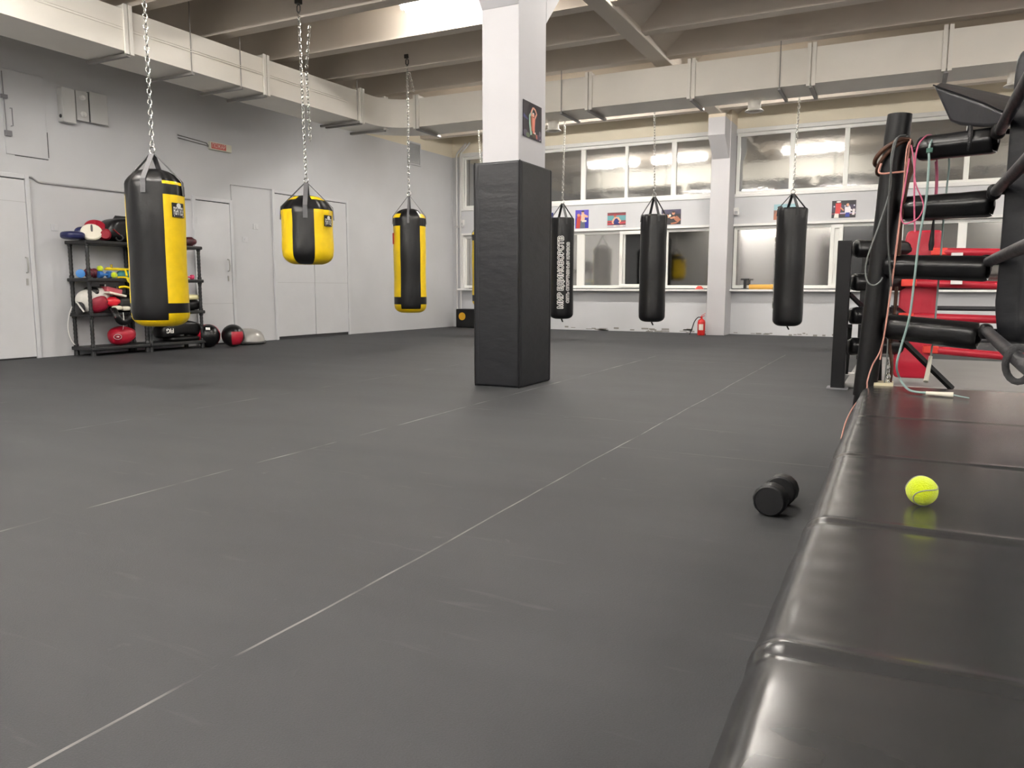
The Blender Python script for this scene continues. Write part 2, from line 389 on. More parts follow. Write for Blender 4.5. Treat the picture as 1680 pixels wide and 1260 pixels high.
ps = strip(el, -8.86, -3.24, M_FILM_LOW); ps[3] = (ps[3][0], ps[3][1], M_FILM_LOW); ps[4] = (ps[4][0], ps[4][1], M_GLASS); ps[5] = (ps[5][0], ps[5][1], MATS.get('half film') or film_mat('dim film', '7c7a76', .05, .03, 2, met=1.))
window(-8.86, -3.24, LB+.02, LT, el, ps, [(a3+.02, a5-.02, YB-.01)], [(a3+.05, 1.5, YB-.03)])
b1, b2, b3, b4 = wx(1363, 440), wx(1380, 440), wx(1567, 440), wx(1582, 440)
er = [(b1, b2), (wx(1468, 440), wx(1478, 440)), (b3, b4)]+[(b4+k*1.0, b4+k*1.0+.1) for k in (1, 2, 3, 4)]
er = [e for e in er if e[1] < XR-.3]
ps = strip(er, -2.93, XR-.02, M_FILM_LOW); ps[0] = (ps[0][0], ps[0][1], M_FILM_ROUGH); ps[1] = (ps[1][0], ps[1][1], M_GLASS); ps[2] = (ps[2][0], ps[2][1], MATS['dim film']); ps[3] = (ps[3][0], ps[3][1], MATS['dim film'])
window(-2.93, XR-.02, LB+.02, LT, er, ps, [(b1-.03, b2+.005, YB+.02)], [(b1+.05, 1.3, YB)])
for nm, x0, x1 in (('trim_2', -8.9, -3.27), ('trim_3', -2.93, XR)):
    struct(MB().box(x0, x1, YB-.2, YB+.05, LB-.035, LB+.005).build(nm, M_WHITE, smooth=0, bevel=.008))           # sills
for nm, x0, x1 in (('trim_4', -8.9, -3.27), ('trim_5', -2.93, XR)):
    w = MB().box(x0, x1, YB-.05, YB+.06, LT, LT+.045); w.box(x0, x1, YB-.025, YB+.05, UB-.05, UB+.01); w.box(x0, x1, YB-.035, YB+.05, UT-.005, UT+.07)
    struct(w.build(nm, M_WHITE, smooth=0, bevel=.006))
# wall behind the left of the pillar: upright white jamb at the corner
struct(MB().box(-8.93, -8.84, YB-.03, YB+.1, LB, LT).build('trim_6', M_WHITE, smooth=0)); struct(MB().box(-8.93, -8.84, YB-.03, YB+.1, UB, UT).build('trim_7', M_WHITE, smooth=0))
LAMP = 84.0; EXPOSURE = 0.95
# ------------------------------------------------------------------ left wall: doors, hatch, boxes
def door(n, sa, sb, zt, leaves, handle=None, zb=.02, seams=()):
    w = MB(); t = .05
    for a, b, z0, z1 in ((sa-t, sa, 0, zt+t), (sb, sb+t, 0, zt+t), (sa, sb, zt, zt+t)): w.wbox(a, b, z0, z1, 0, .035)
    fr = struct(w.build('door_%d' % n, M_DOOR, smooth=0, bevel=.004))
    struct(MB().wbox(sa, sb, 0, zt, .001, .006).build('door_gap', M_GAP, fr, smooth=0))
    for a, b in leaves:
        struct(MB().wbox(a+.006, b-.006, zb, zt-.012, .004, .024).build('door_leaf', M_DOOR, fr, smooth=0, bevel=.003))
        for z in seams: struct(MB().wbox(a+.006, b-.006, z-.003, z+.003, .022, .0247).build('panel_joint', mat('door joint', 'b4b4b5', .6), fr, smooth=0))
        for z in (.35, zt/2, zt-.3):
            q = MB(); q.cyl(wl(a+.004 if a == leaves[0][0] else b-.004, z-.05, .03), wl(a+.004 if a == leaves[0][0] else b-.004, z+.05, .03), .008, n=10)
            struct(q.build('hinge', M_DOOR, fr))
    for hs, hz in (handle or ()):
        q = MB().tube([wl(hs, hz+.09, .024), wl(hs, hz+.085, .06), wl(hs, hz, .07), wl(hs, hz-.085, .06), wl(hs, hz-.09, .024)], .009, 8)
        q.wbox(hs-.012, hs+.012, hz-.24, hz-.16, .02, .032); struct(q.build('door_handle', M_STEEL, fr))
S = lambda px, py: wall_s(PW(px, py))
d1 = S(45, 300); door(1, d1-.95, d1-.045, 2.13, [(d1-.95, d1-.045)], [(d1-.1, 1.12)], seams=(1.86,))
d2a, d2b = S(317, 400), S(379, 400); door(2, d2a+.05, d2b-.02, 2.14, [(d2a+.05, d2b-.02)], [(d2b-.1, 1.2)], seams=(.62,))
d3a, d3b = S(447, 400), S(571, 400); m3 = S(516, 500); door(3, d3a+.05, d3b-.06, 2.4, [(d3a+.05, m3), (m3, d3b-.06)], None, .05, seams=(.95,))
# painted-over hatch with its bolt rod
w = MB(); ha, hb = S(5, 190), S(74, 190)
w.wbox(ha, hb, 2.4, 3.36, 0, .012); hatch = struct(w.build('trim_8', M_WALL, smooth=0, bevel=.004))
struct(MB().wbox(hb, hb+.006, 2.42, 2.72, .0, .014).build('hatch_gap', M_GAP, hatch, smooth=0)); struct(MB().wbox(ha+.1, hb, 2.392, 2.4, 0, .006).build('hatch_gap', M_GAP, hatch, smooth=0))
q = MB(); r0 = S(6, 200); q.tube([wl(r0, 3.32, .03), wl(r0+.01, 2.62, .03)], .006, 8); q.wbox(r0-.03, r0+.04, 3.02, 3.06, .012, .05); q.wbox(r0-.01, r0+.06, 2.6, 2.66, .012, .05); q.tube([wl(r0+.07, 2.92, .02), wl(r0+.075, 2.92, .05), wl(r0+.075, 2.72, .05), wl(r0+.07, 2.72, .02)], .005, 8)
struct(q.build('bolt_rod', mat('dull painted iron', '77767a', .5), hatch))
# boxes high on the wall
M_BOX = mat('grey metal box', 'c2c2c0', .45, bump=.05)
ba, bb = S(94, 175), S(115, 175)
t = thing('junction_box', 'narrow grey metal box high on the left wall, nearest the painted hatch', 'electrical box', wl((ba+bb)/2, 2.87, .05))
MB().wbox(ba, bb, 2.87, 3.28, 0, .11).build('housing', M_BOX, t, bevel=.006, smooth=0)
q = MB(); c = wl(ba-.001, 2.94, .06); q.cyl(c, c-WT*.006, .022, n=14); q.build('cable_hole', M_GAP, t)
fa, fm, fb = S(120, 178), S(140, 178), S(171, 182)
t = thing('fuse_box', 'open grey fuse box high on the left wall with its door swung out', 'electrical box', wl((fa+fm)/2, 2.9, .05))
MB().wbox(fa, fm, 2.93, 3.29, 0, .07).build('housing', M_BOX, t, bevel=.005, smooth=0)
MB().wbox(fm+.002, fm+.022, 2.94, 3.3, .0, .06).build('hinge_gap', M_GAP, t, smooth=0)
for z in (3.21, 3.01):
    q = MB(); c = wl((fa+fm)/2, z, .07); q.cyl(c, c+WN*.03, .035, .03, n=16); q.cyl(c+WN*.03, c+WN*.05, .015, n=12); q.build('fuse', M_WHITE, t)
MB().wbox(fm+.02, fb, 2.93, 3.31, .05, .075).build('door', M_BOX, t, bevel=.004, smooth=0)
# cable duct line along the top of the doors
q = MB(); pts = [PW(0, 284, .02), PW(52, 291, .02), PW(63, 299, .02), PW(150, 309, .02), PW(210, 316, .02), PW(312, 327, .02)]
tag(q.tube(pts, .011, 8).build('wall_cable', mat('painted cable', 'a5a5a6', .6)), 'thin grey cable running along the left wall above the far left door', 'cable')
q = MB(); pts = [PW(378, 303, .012), PW(445, 311, .012)]; q.tube(pts, .005, 6); pts = [PW(378, 303, .012), PW(383, 388, .012)]; q.tube(pts, .005, 6)
tag(q.build('wall_cable', mat('painted cable', 'a5a5a6', .6)), 'thin painted cable between the narrow door and the double doors', 'cable')
# switches and sockets
def plate(px, py, w_, h_, label, nm, rock):
    c = PW(px, py); s_ = wall_s(c); t = thing(nm, label, nm.split('_')[-1], wl(s_, c.z-h_/2, 0))
    MB().wbox(s_-w_/2, s_+w_/2, c.z-h_/2, c.z+h_/2, 0, .012).build('cover_plate', M_DOOR, t, bevel=.004, smooth=0)
    if rock: MB().wbox(s_-.014, s_+.014, c.z-.025, c.z+.025, .012, .02).build('rocker', M_DOOR, t, bevel=.003, smooth=0)
    else:
        q = MB(); q.cyl(wl(s_, c.z, .012), wl(s_, c.z, .02), .024, n=18); q.build('socket_face', M_DOOR, t)
plate(89, 373, .085, .085, 'white light switch on the left wall beside the left end of the shelf rack', 'light_switch', True)
plate(419, 372, .1, .085, 'white light switch on the left wall, the upper one by the double doors', 'light_switch', True)
plate(402, 393, .09, .085, 'white socket on the left wall, lower one left of the double doors', 'wall_socket', False)
# fire alarm sign
c = PW(359, 242); s_ = wall_s(c)
t = thing('fire_alarm_sign', 'white sign box with red panel reading ПОЖАР high on the left wall', 'sign', wl(s_, c.z-.06, .03))
MB().wbox(s_-.2, s_+.2, c.z-.055, c.z+.055, 0, .05).build('housing', mat('ivory plastic', 'd8d6c4', .5), t, bevel=.006, smooth=0)
pn = MB().wbox(s_-.18, s_+.09, c.z-.042, c.z+.042, .05, .054).build('red_panel', mat('faded red plastic', 'c8625a', .45), t, smooth=0)
q = MB(); put_text(q, 'ПОЖАР', .085, lambda u, v: wl(s_-.045+u, c.z+v, .0555), .0, fit=.24); q.build('lettering', mat('pale letters', 'ecd5cd', .5), pn, smooth=0)
q = MB()
for dz in (.028, -.01): q.tube([wl(S(291, 230), c.z+.03+dz, .015), wl(s_-.24, c.z+dz, .015), wl(s_-.2, c.z-.02+dz*.4, .015)], .006, 6)
q.build('cable', mat('dark painted cable', '6f6e6c', .6), t)
# ventilation grille in the far corner of the left wall
a, b = S(668, 255), S(689, 257); z0, z1 = 3.38, 3.84
t = thing('air_grille', 'grey louvred air grille high on the left wall near the corner', 'vent', wl((a+b)/2, z0, 0))
M_GR = mat('grey grille', 'c6c7c8', .5)
q = MB()
for (p, r, u, v) in ((a, b, z0, z0+.03), (a, b, z1-.03, z1), (a, a+.03, z0, z1), (b-.03, b, z0, z1)): q.wbox(p, r, u, v, 0, .025)
q.build('frame', M_GR, t, smooth=0)
MB().wbox(a, b, z0, z1, 0, .006).build('backing', mat('grille shade', 'b0b1b2', .7), t, smooth=0)
for k in range(16):
    z = z0+.035+k*.026
    q = MB(); q.hexa([wl(a+.03, z, .004), wl(b-.03, z, .004), wl(b-.03, z+.004, .004), wl(a+.03, z+.004, .004), wl(a+.03, z-.012, .022), wl(b-.03, z-.012, .022), wl(b-.03, z-.008, .022), wl(a+.03, z-.008, .022)])
    q.build('slat', M_GR, t, smooth=0)
# heating pipes in the corner
M_PIPE = mat('painted pipe', 'c4c3c1', .45)
for i, px in enumerate((749.5, 755.5)):
    p = PY(px, 400, YB-(.12, .14)[i])
    q = MB(); q.tube([(p.x, p.y, 0), (p.x, p.y, 3.72), (p.x+.02, p.y, 3.8), (p.x+.25, p.y, 4.0)], .02, 10)
    tag(q.build('heating_pipe', M_PIPE), ('painted heating pipe in the far left corner, the one nearer the left wall', 'painted heating pipe in the far left corner, the one nearer the windows')[i], 'pipe', 'heating pipes in the corner')
    if i == 0:
        q2 = MB(); q2.box(p.x-.05, p.x+.16, p.y-.03, p.y+.03, 2.2, 2.24); tag(q2.build('pipe_bracket', M_PIPE, smooth=0), 'small flat clamp across the two corner pipes', 'bracket')
# motion detectors under the upper windows
for px, py, lab in ((760, 366, 'small white motion detector in the far left corner beside the pipes'), (1209, 347, 'small white motion detector between windows beside the wall column')):
    p = PY(px, py, YB); t = thing('motion_detector', lab, 'detector', (p.x, YB, p.z-.06), 0, 'motion detectors')
    MB().hexa([(p.x-.045, YB-.07, p.z-.07), (p.x+.045, YB-.07, p.z-.07), (p.x+.045, YB, p.z-.05), (p.x-.045, YB, p.z-.05), (p.x-.045, YB-.1, p.z+.06), (p.x+.045, YB-.1, p.z+.06), (p.x+.045, YB, p.z+.07), (p.x-.045, YB, p.z+.07)]).build('housing', M_WHITE, t, bevel=.008, smooth=0)
    MB().hexa([(p.x-.03, YB-.08, p.z-.05), (p.x+.03, YB-.08, p.z-.05), (p.x+.03, YB-.07, p.z-.05), (p.x-.03, YB-.07, p.z-.05), (p.x-.03, YB-.095, p.z), (p.x+.03, YB-.095, p.z), (p.x+.03, YB-.08, p.z), (p.x-.03, YB-.08, p.z)]).build('lens', mat('grey lens', 'b9babd', .3), t, smooth=0)

# ------------------------------------------------------------------ ventilation duct
DZ, DH = 3.4, .435
DX0, DX1, DY0, DY1 = -8.35, -7.68, 10.58, 11.24     # run along the left wall, run along the windows
def dx(y): return .035*max(0, y-7.)                 # the long run drifts away from the wall
t = thing('ventilation_duct', 'large white sheet metal duct hung under the ceiling, turning the far left corner', 'air duct', (-8, 6, DZ))
secs = [-3., .2, 2.2, 4.1, PW(0, 0).y*0+5.93, 7.86, 9.6]
w = MB()
def xsec(xa, ya, xb, yb): return [V((xa, ya, DZ)), V((xb, yb, DZ)), V((xb, yb, DZ+DH)), V((xa, ya, DZ+DH))]
rings = [xsec(DX0+dx(y), y, DX1+dx(y), y) for y in (-3.1, 2.2, 5.93, 7.86, 9.6, DY0-.52)]
ri = .5; ye = DY0-ri; xi = DX1+dx(ye); cx, cy = xi+ri, ye
for k in range(0, 13):                              # inner curve of the elbow, wide outer sweep
    a = math.pi-math.pi/2*k/12; ro = ri+.66
    rings.append(xsec(cx+ro*math.cos(a), cy+(ro)*math.sin(a), cx+ri*math.cos(a), cy+ri*math.sin(a)))
yo, yi = cy+ri+.66, cy+ri
rings.append(xsec(XR+.1, DY1, XR+.1, DY0))
rs = [[w.bm.verts.new(p) for p in r] for r in rings]
w.skin(rs); w.build('duct_body', M_DUCT, t, smooth=30)
M_FL = mat('white flange', 'ebe7de', .45)
def flange(p_in, p_out, d, lower=True):            # flange pair round the duct, angle iron below
    p_in, p_out, d = V(p_in), V(p_out), V(d).normalized(); o = (p_in-p_out).normalized()
    w = MB()
    for k in (-.03, .03):
        q = p_in+d*k; w.bar(q+o*.018+V((0, 0, DZ-.03)), q+o*.018+V((0, 0, DZ+DH+.05)), .022, .045, up=d)
        w.bar(q+o*.0+V((0, 0, DZ+DH+.02)), p_out+d*k+V((0, 0, DZ+DH+.02)), .022, .05)
    w.build('flange', M_FL, t, smooth=0)
    if lower:
        w = MB(); w.bar(p_in+V((0, 0, DZ-.03)), p_out-o*.02+V((0, 0, DZ-.03)), .045, .035); w.build('support_angle', mat('support steel', '8d8a86', .5, .3), t, smooth=0)
for px, py in ((209, 60), (432, 120)):
    p = PX(px, py, DX1); y = p.y; flange((DX1+dx(y), y, 0), (DX0+dx(y), y, 0), (0, 1, 0))
for px, py in ((592, 170), (631, 185)):
    p = on(px, py, V((1, -.03, 0)).normalized(), (DX1+dx(9.3), 9.3, 0)); y = p.y; flange((DX1+dx(y), y, 0), (DX0+dx(y), y, 0), (0, 1, 0))
for y in (3.9, 1.9, -.4): flange((DX1, y, 0), (DX0, y, 0), (0, 1, 0))
for px, py in ((688, 190), (967, 155), (1135, 135), (1332, 105), (1555, 80), (1745, 60)):
    p = PY(px, py, DY0+.02)
    if px < 700: p.x = cx+.03
    flange((p.x, DY0 if px > 700 else yi, 0), (p.x, DY1 if px > 700 else yo, 0), (1, 0, 0))
for px, py in ((921, 150), (1280, 110)):
    p = PY(px, py, DY0-.02); w = MB(); w.tube([(p.x, DY0-.025, ZR+.3), (p.x, DY0-.025, DZ-.04)], .006, 6); w.bar((p.x, DY0-.04, DZ-.03), (p.x, DY1+.02, DZ-.03), .035, .03); w.build('hanger_rod', mat('support steel', '8d8a86', .5, .3), t)
for px, py in ((311, 40), (393, 60), (585, 150)):
    p = on(px, py, V((1, -.03, 0)).normalized(), (DX1+dx(8)+.02, 8, 0)); w = MB(); x = DX1+dx(p.y)+.02; w.tube([(x, p.y, ZS), (x, p.y, DZ-.04)], .006, 6); w.bar((x+.02, p.y, DZ-.03), (x-.72, p.y, DZ-.03), .035, .03); w.build('hanger_rod', mat('support steel', '8d8a86', .5, .3), t)
w = MB(); a_ = [V((DX1+dx(y)+.004, y, DZ+DH*.5)) for y in (-3, 5.93, 9.55)]; w.tube(a_, .006, 6); w.tube([p+V((0, 0, .025)) for p in a_], .004, 6); w.build('fold_line', M_DUCT, t)
for px, py in ((908, 203), (1238, 168), (1667, 122)):        # round air outlets below
    p = PY(px, py, DY1-.1); w = MB(); w.lathe([(.085, .0), (.085, -.12), (.12, -.145), (.122, -.155), (.075, -.15), (.07, -.05)], (p.x, DY1-.1, DZ+.004), 24); w.build('air_outlet', M_DUCT, t)

# ------------------------------------------------------------------ ceiling lamps (hidden behind the ribs, mirrored in the windows)
M_LAMP = mat('lit lamp diffuser', 'fffaf4', .5, emit=LAMP)
M_LBODY = mat('lamp body', 'e4e2dd', .5)
first = None; LX = {0: (-6.4, -4.8), 1: (-1.9, 3.4, 5.3)}
ROWS = ((12.25, 3.83, 'the row nearest the windows'), (7.87, 4.07, 'the row nearest the pillar'), (3.43, 3.86, 'the second row from the pillar'), (.1, 3.86, 'the third row from the pillar'), (-2.6, 3.86, 'the row by the rear wall'))
for y, lz, rw in ROWS:
    for side, xs in LX.items():
        for k, x in enumerate(xs):
            if y == 7.87 and x < -6: continue
            lab = 'white ceiling lamp in %s, %s %s of beam' % (rw, ('nearest', 'second', 'third')[(1-k) if side == 0 else k], ('left', 'right')[side])
            if first is None:
                t = thing('ceiling_lamp', lab, 'lamp', (x, y, lz), 0, 'ceiling lamps between the ribs')
                MB().box(x-.62, x+.62, y-.09, y+.09, lz+.05, lz+.09).build('lamp_body', M_LBODY, t, smooth=0)
                for dy in (-.045, .045):
                    q = MB(); q.cyl((x-.6, y+dy, lz+.02), (x+.6, y+dy, lz+.02), .019, n=10); q.build('lamp_tube', M_LAMP, t)
                for dx_ in (-.5, .5):
                    q = MB(); q.cyl((x+dx_, y, lz+.09), (x+dx_, y, lz+.57), .005, n=6); q.build('hanging_rod', M_STEEL, t)
                first = t
            else: dup(first, (x, y, lz), 0, lab)

# ------------------------------------------------------------------ padding round the pillar
t = thing('pillar_padding', 'tall black padded cover strapped round the central pillar', 'padding', (-3.13, 6.2, 0))
def slab(x0, x1, y0, y1, z0, z1, face):
    bm = MB(); bm.box(x0, x1, y0, y1, z0, z1); return bm.build('pad_panel', M_PAD, t, smooth=0, bevel=.02)
slab(-3.34, -2.915, 5.905, 5.96, .0, 1.92, 0); slab(-2.95, -2.9, 5.915, 6.51, .0, 1.92, 1); slab(-3.36, -3.3, 5.9, 6.51, .0, 1.92, 2); slab(-3.34, -2.9, 6.5, 6.555, .0, 1.92, 3)
q = MB(); q.tube([(-2.912, 5.903, .0), (-2.912, 5.903, 1.92)], .006, 6); q.tube([(-3.342, 5.903, .0), (-3.342, 5.903, 1.92)], .006, 6); q.build('seam_piping', M_METALBLACK, t)

# ------------------------------------------------------------------ posters
def ell(cx, cy, rx, ry, rot=0, n=14): return [(cx+rx*math.cos(2*math.pi*i/n)*math.cos(rot)-ry*math.sin(2*math.pi*i/n)*math.sin(rot), cy+rx*math.cos(2*math.pi*i/n)*math.sin(rot)+ry*math.sin(2*math.pi*i/n)*math.cos(rot)) for i in range(n)]
def limb(pts, w0, w1):
    L_, R_ = [], []; n = len(pts)
    for i, p in enumerate(pts):
        a = pts[max(i-1, 0)]; b = pts[min(i+1, n-1)]; d = math.hypot(b[0]-a[0], b[1]-a[1]) or 1; k = (w0+(w1-w0)*i/(n-1))/2
        nx, ny = -(b[1]-a[1])/d*k, (b[0]-a[0])/d*k; L_.append((p[0]+nx, p[1]+ny)); R_.append((p[0]-nx, p[1]-ny))
    return L_+R_[::-1]
def rect(a, b, c, d): return [(a, b), (c, b), (c, d), (a, d)]
PC = {}
def pm(c):
    return mat('print '+c, c, .35)
def poster(o, u, v, n, W, H, bg, shapes, label, group='fight posters'):
    """printed sheet: o = lower left corner, u/v along its edges, n out of the wall; shapes in 0..1 of the sheet"""
    cols = [bg]+sorted({c for c, _ in shapes}); mi = {c: i for i, c in enumerate(cols)}
    mb = MB(); P = lambda a, b, d: V(o)+V(u)*(a*W)+V(v)*(b*H)+V(n)*d
    mb.hexa([P(0, 0, .004), P(1, 0, .004), P(1, 1, .004), P(0, 1, .004), P(0, 0, 0), P(1, 0, 0), P(1, 1, 0), P(0, 1, 0)], 0)
    for i, (c, sh) in enumerate(shapes):
        sh = [(min(max(a, .0), 1.), min(max(b, .0), 1.)) for a, b in sh]
        mb.poly([P(a, b, .0045+.0003*i) for a, b in sh], mi[c])
    return tag(mb.build('poster', [pm(c) for c in cols], smooth=0, fix=False), label, 'poster', group)
SK, SK2, SK3 = 'c98a6a', 'a8664a', 'e0a98a'
def fighter(cx, by, h, skin, top, pants, arms):
    return [(pants, limb([(cx-.05*h, by), (cx-.03*h, by+.3*h), (cx, by+.45*h)], .1*h, .14*h)), (pants, limb([(cx+.08*h, by), (cx+.05*h, by+.3*h), (cx, by+.45*h)], .1*h, .14*h)),
            (top, limb([(cx, by+.38*h), (cx, by+.6*h), (cx, by+.76*h)], .2*h, .26*h)), (skin, ell(cx, by+.88*h, .075*h, .1*h))]+[(skin, limb([(cx+sx*h, by+.72*h)]+[(cx+a*h, by+b*h) for a, b in q], .08*h, .06*h)) for sx, q in arms]
X_, Z_ = V((1, 0, 0)), V((0, 0, 1)); NB = V((0, -1, 0))
def wallposter(pxs, shapes, bg, label):
    l_, r_, t_, b_ = pxs; p0 = PY(l_, b_, YB); p1 = PY(r_, t_, YB)
    return poster((p0.x, YB-.003, min(p0.z, p1.z)), X_, Z_, NB, p1.x-p0.x, abs(p1.z-p0.z), bg, shapes, label)
wallposter((890, 908, 349, 373), [('b02a2a', rect(.5, 0, .95, .3)), ('c98a6a', ell(.7, .5, .15, .2))], '232a6e', 'small blue fight poster half hidden behind the padded pillar')
wallposter((944, 966, 344, 375), [('5a4fb8', rect(0, .55, 1, 1)), ('b5443a', limb([(.22, 0), (.25, .45), (.3, .7)], .34, .26)), (SK, ell(.25, .72, .12, .08)), ('d9b79a', limb([(.55, .35), (.58, .6), (.55, .78)], .3, .26)), (SK3, ell(.56, .85, .1, .09)), ('3c3a44', ell(.57, .92, .12, .05)), (SK3, limb([(.62, .7), (.95, .62)], .16, .1)), ('5d646f', limb([(.55, 0), (.56, .4)], .4, .32)), ('d9d4c0', rect(.5, .34, .85, .44))], '34349a', 'upright blue poster of two people between the lettered bag and the red poster')
wallposter((996.5, 1027, 348, 373), [('5f9aa0', rect(0, .45, 1, .8)), ('8f2d38', rect(0, .8, 1, .9)), ('c8ccd2', rect(0, .02, 1, .12)), ('c23b4a', limb([(0, .22), (1, .3)], .1, .08)), ('c23b4a', limb([(0, .4), (.4, .42)], .06, .06)), (SK3, limb([(.45, .25), (.5, .5), (.5, .68)], .2, .26)), ('1f2a70', limb([(.5, .18), (.5, .4), (.45, .58)], .34, .18)), (SK2, ell(.42, .78, .08, .11)), ('a02830', ell(.42, .86, .08, .06)), (SK3, limb([(.6, .6), (.72, .4), (.62, .28)], .1, .08)), (SK3, limb([(.38, .58), (.28, .35), (.34, .22)], .1, .08)), ('e6e2dc', rect(.35, .02, .5, .12)), ('e6e2dc', rect(.7, .02, .85, .12))], '6c3a3c', 'landscape poster of a boxer at red ropes between the two black bags')
wallposter((1085, 1117.5, 343, 369), [('3a3550', rect(0, .7, 1, 1)), (SK, limb([(.1, .05), (.15, .4), (.25, .68)], .3, .34)), (SK3, limb([(.25, .6), (.4, .5), (.45, .6)], .12, .1)), ('e8e2d4', ell(.44, .6, .06, .08)), (SK2, limb([(.95, .2), (.78, .4), (.7, .5)], .3, .22)), (SK, ell(.62, .75, .08, .12)), ('241a18', ell(.62, .84, .08, .06)), (SK, limb([(.7, .5), (.52, .42), (.46, .46)], .12, .1)), ('1a1418', limb([(.3, .18), (.8, .14)], .12, .12)), (SK2, limb([(.5, .05), (.8, .12)], .1, .1))], '1e1a22', 'dark landscape poster of two boxers just right of the plain black bag')
wallposter((1269, 1307, 334, 361), [('8fb4bd', rect(0, .62, 1, 1)), (SK2, limb([(.1, 0), (.14, .35), (.26, .5)], .26, .2)), (SK3, ell(.26, .7, .1, .14)), ('1c1614', ell(.28, .8, .12, .09)), ('e6dfd2', limb([(.16, .12), (.34, .08)], .16, .1)), (SK, limb([(.6, .0), (.7, .5), (.85, .7)], .3, .2)), ('e2c9a8', ell(.85, .62, .12, .16))], '7c5a4e', 'pale blue and brown poster partly hidden behind the right black bag')
wallposter((1364, 1405, 328, 358), [('3b3048', rect(0, .35, 1, .75)), ('d8d8e4', ell(.1, .66, .03, .04)), ('d8d8e4', ell(.55, .68, .03, .04)), ('d8d8e4', ell(.72, .66, .03, .04)), ('d8d8e4', ell(.93, .7, .03, .04)), ('7a3550', rect(0, .2, 1, .28)), ('b9b4d0', rect(.35, .24, 1, .3)), ('e9e3da', limb([(.2, 0), (.22, .3)], .2, .16)), ('cc2f30', limb([(.24, .25), (.27, .55), (.27, .85)], .2, .24)), ('ece8e2', ell(.28, .93, .1, .05)), (SK, limb([(.36, .6), (.5, .42)], .07, .06)), ('2f3f9c', limb([(.66, .05), (.67, .3)], .2, .14)), ('ece6ea', limb([(.67, .3), (.66, .62)], .24, .24)), (SK3, ell(.66, .74, .06, .09)), ('ece6ea', limb([(.7, .55), (.85, .4)], .08, .07)), ('e0d8d8', limb([(.9, .15), (.93, .5)], .1, .1))], '17121c', 'dark poster with a red shirted figure, rightmost between the window rows')
p0 = PX(858, 222, -2.945); p1 = PX(888, 232, -2.945); zt = PX(858, 162, -2.945).z
poster((-2.947, p0.y, p0.z), V((0, 1, 0)), Z_, X_, p1.y-p0.y, zt-p0.z, '2c2830',
       [('4a4a80', limb([(0, .58), (.25, .5)], .1, .05)), ('5c5668', ell(.12, .1, .13, .1)), ('6a7a62', ell(.25, .07, .1, .07)), ('54455c', ell(.8, .1, .2, .08)), ('76707c', ell(.9, .22, .06, .08)),
        ('9fc4b4', limb([(.42, .1), (.34, .4), (.33, .62), (.42, .72), (.5, .86)], .1, .06)), (SK2, limb([(.5, .22), (.5, .48), (.52, .62)], .16, .24)), ('e08a78', limb([(.56, .1), (.54, .35), (.55, .6)], .1, .16)), ('e6b09c', ell(.52, .68, .06, .06)), ('d9dad6', ell(.52, .72, .05, .02)),
        ('e0a08c', limb([(.6, .6), (.7, .74), (.62, .84), (.52, .88)], .07, .05)), ('e0a08c', limb([(.44, .62), (.4, .74), (.5, .88)], .06, .05)), ('f0e0da', limb([(.6, .2), (.62, .12)], .08, .05)), ('c07060', limb([(.68, .15), (.72, .04)], .08, .06)), ('4a4032', ell(.55, .1, .12, .06)), ('e8e8e0', limb([(.88, .02), (.9, .06)], .03, .02))],
       'dark upright poster of a fighter with raised arms on the pillar')
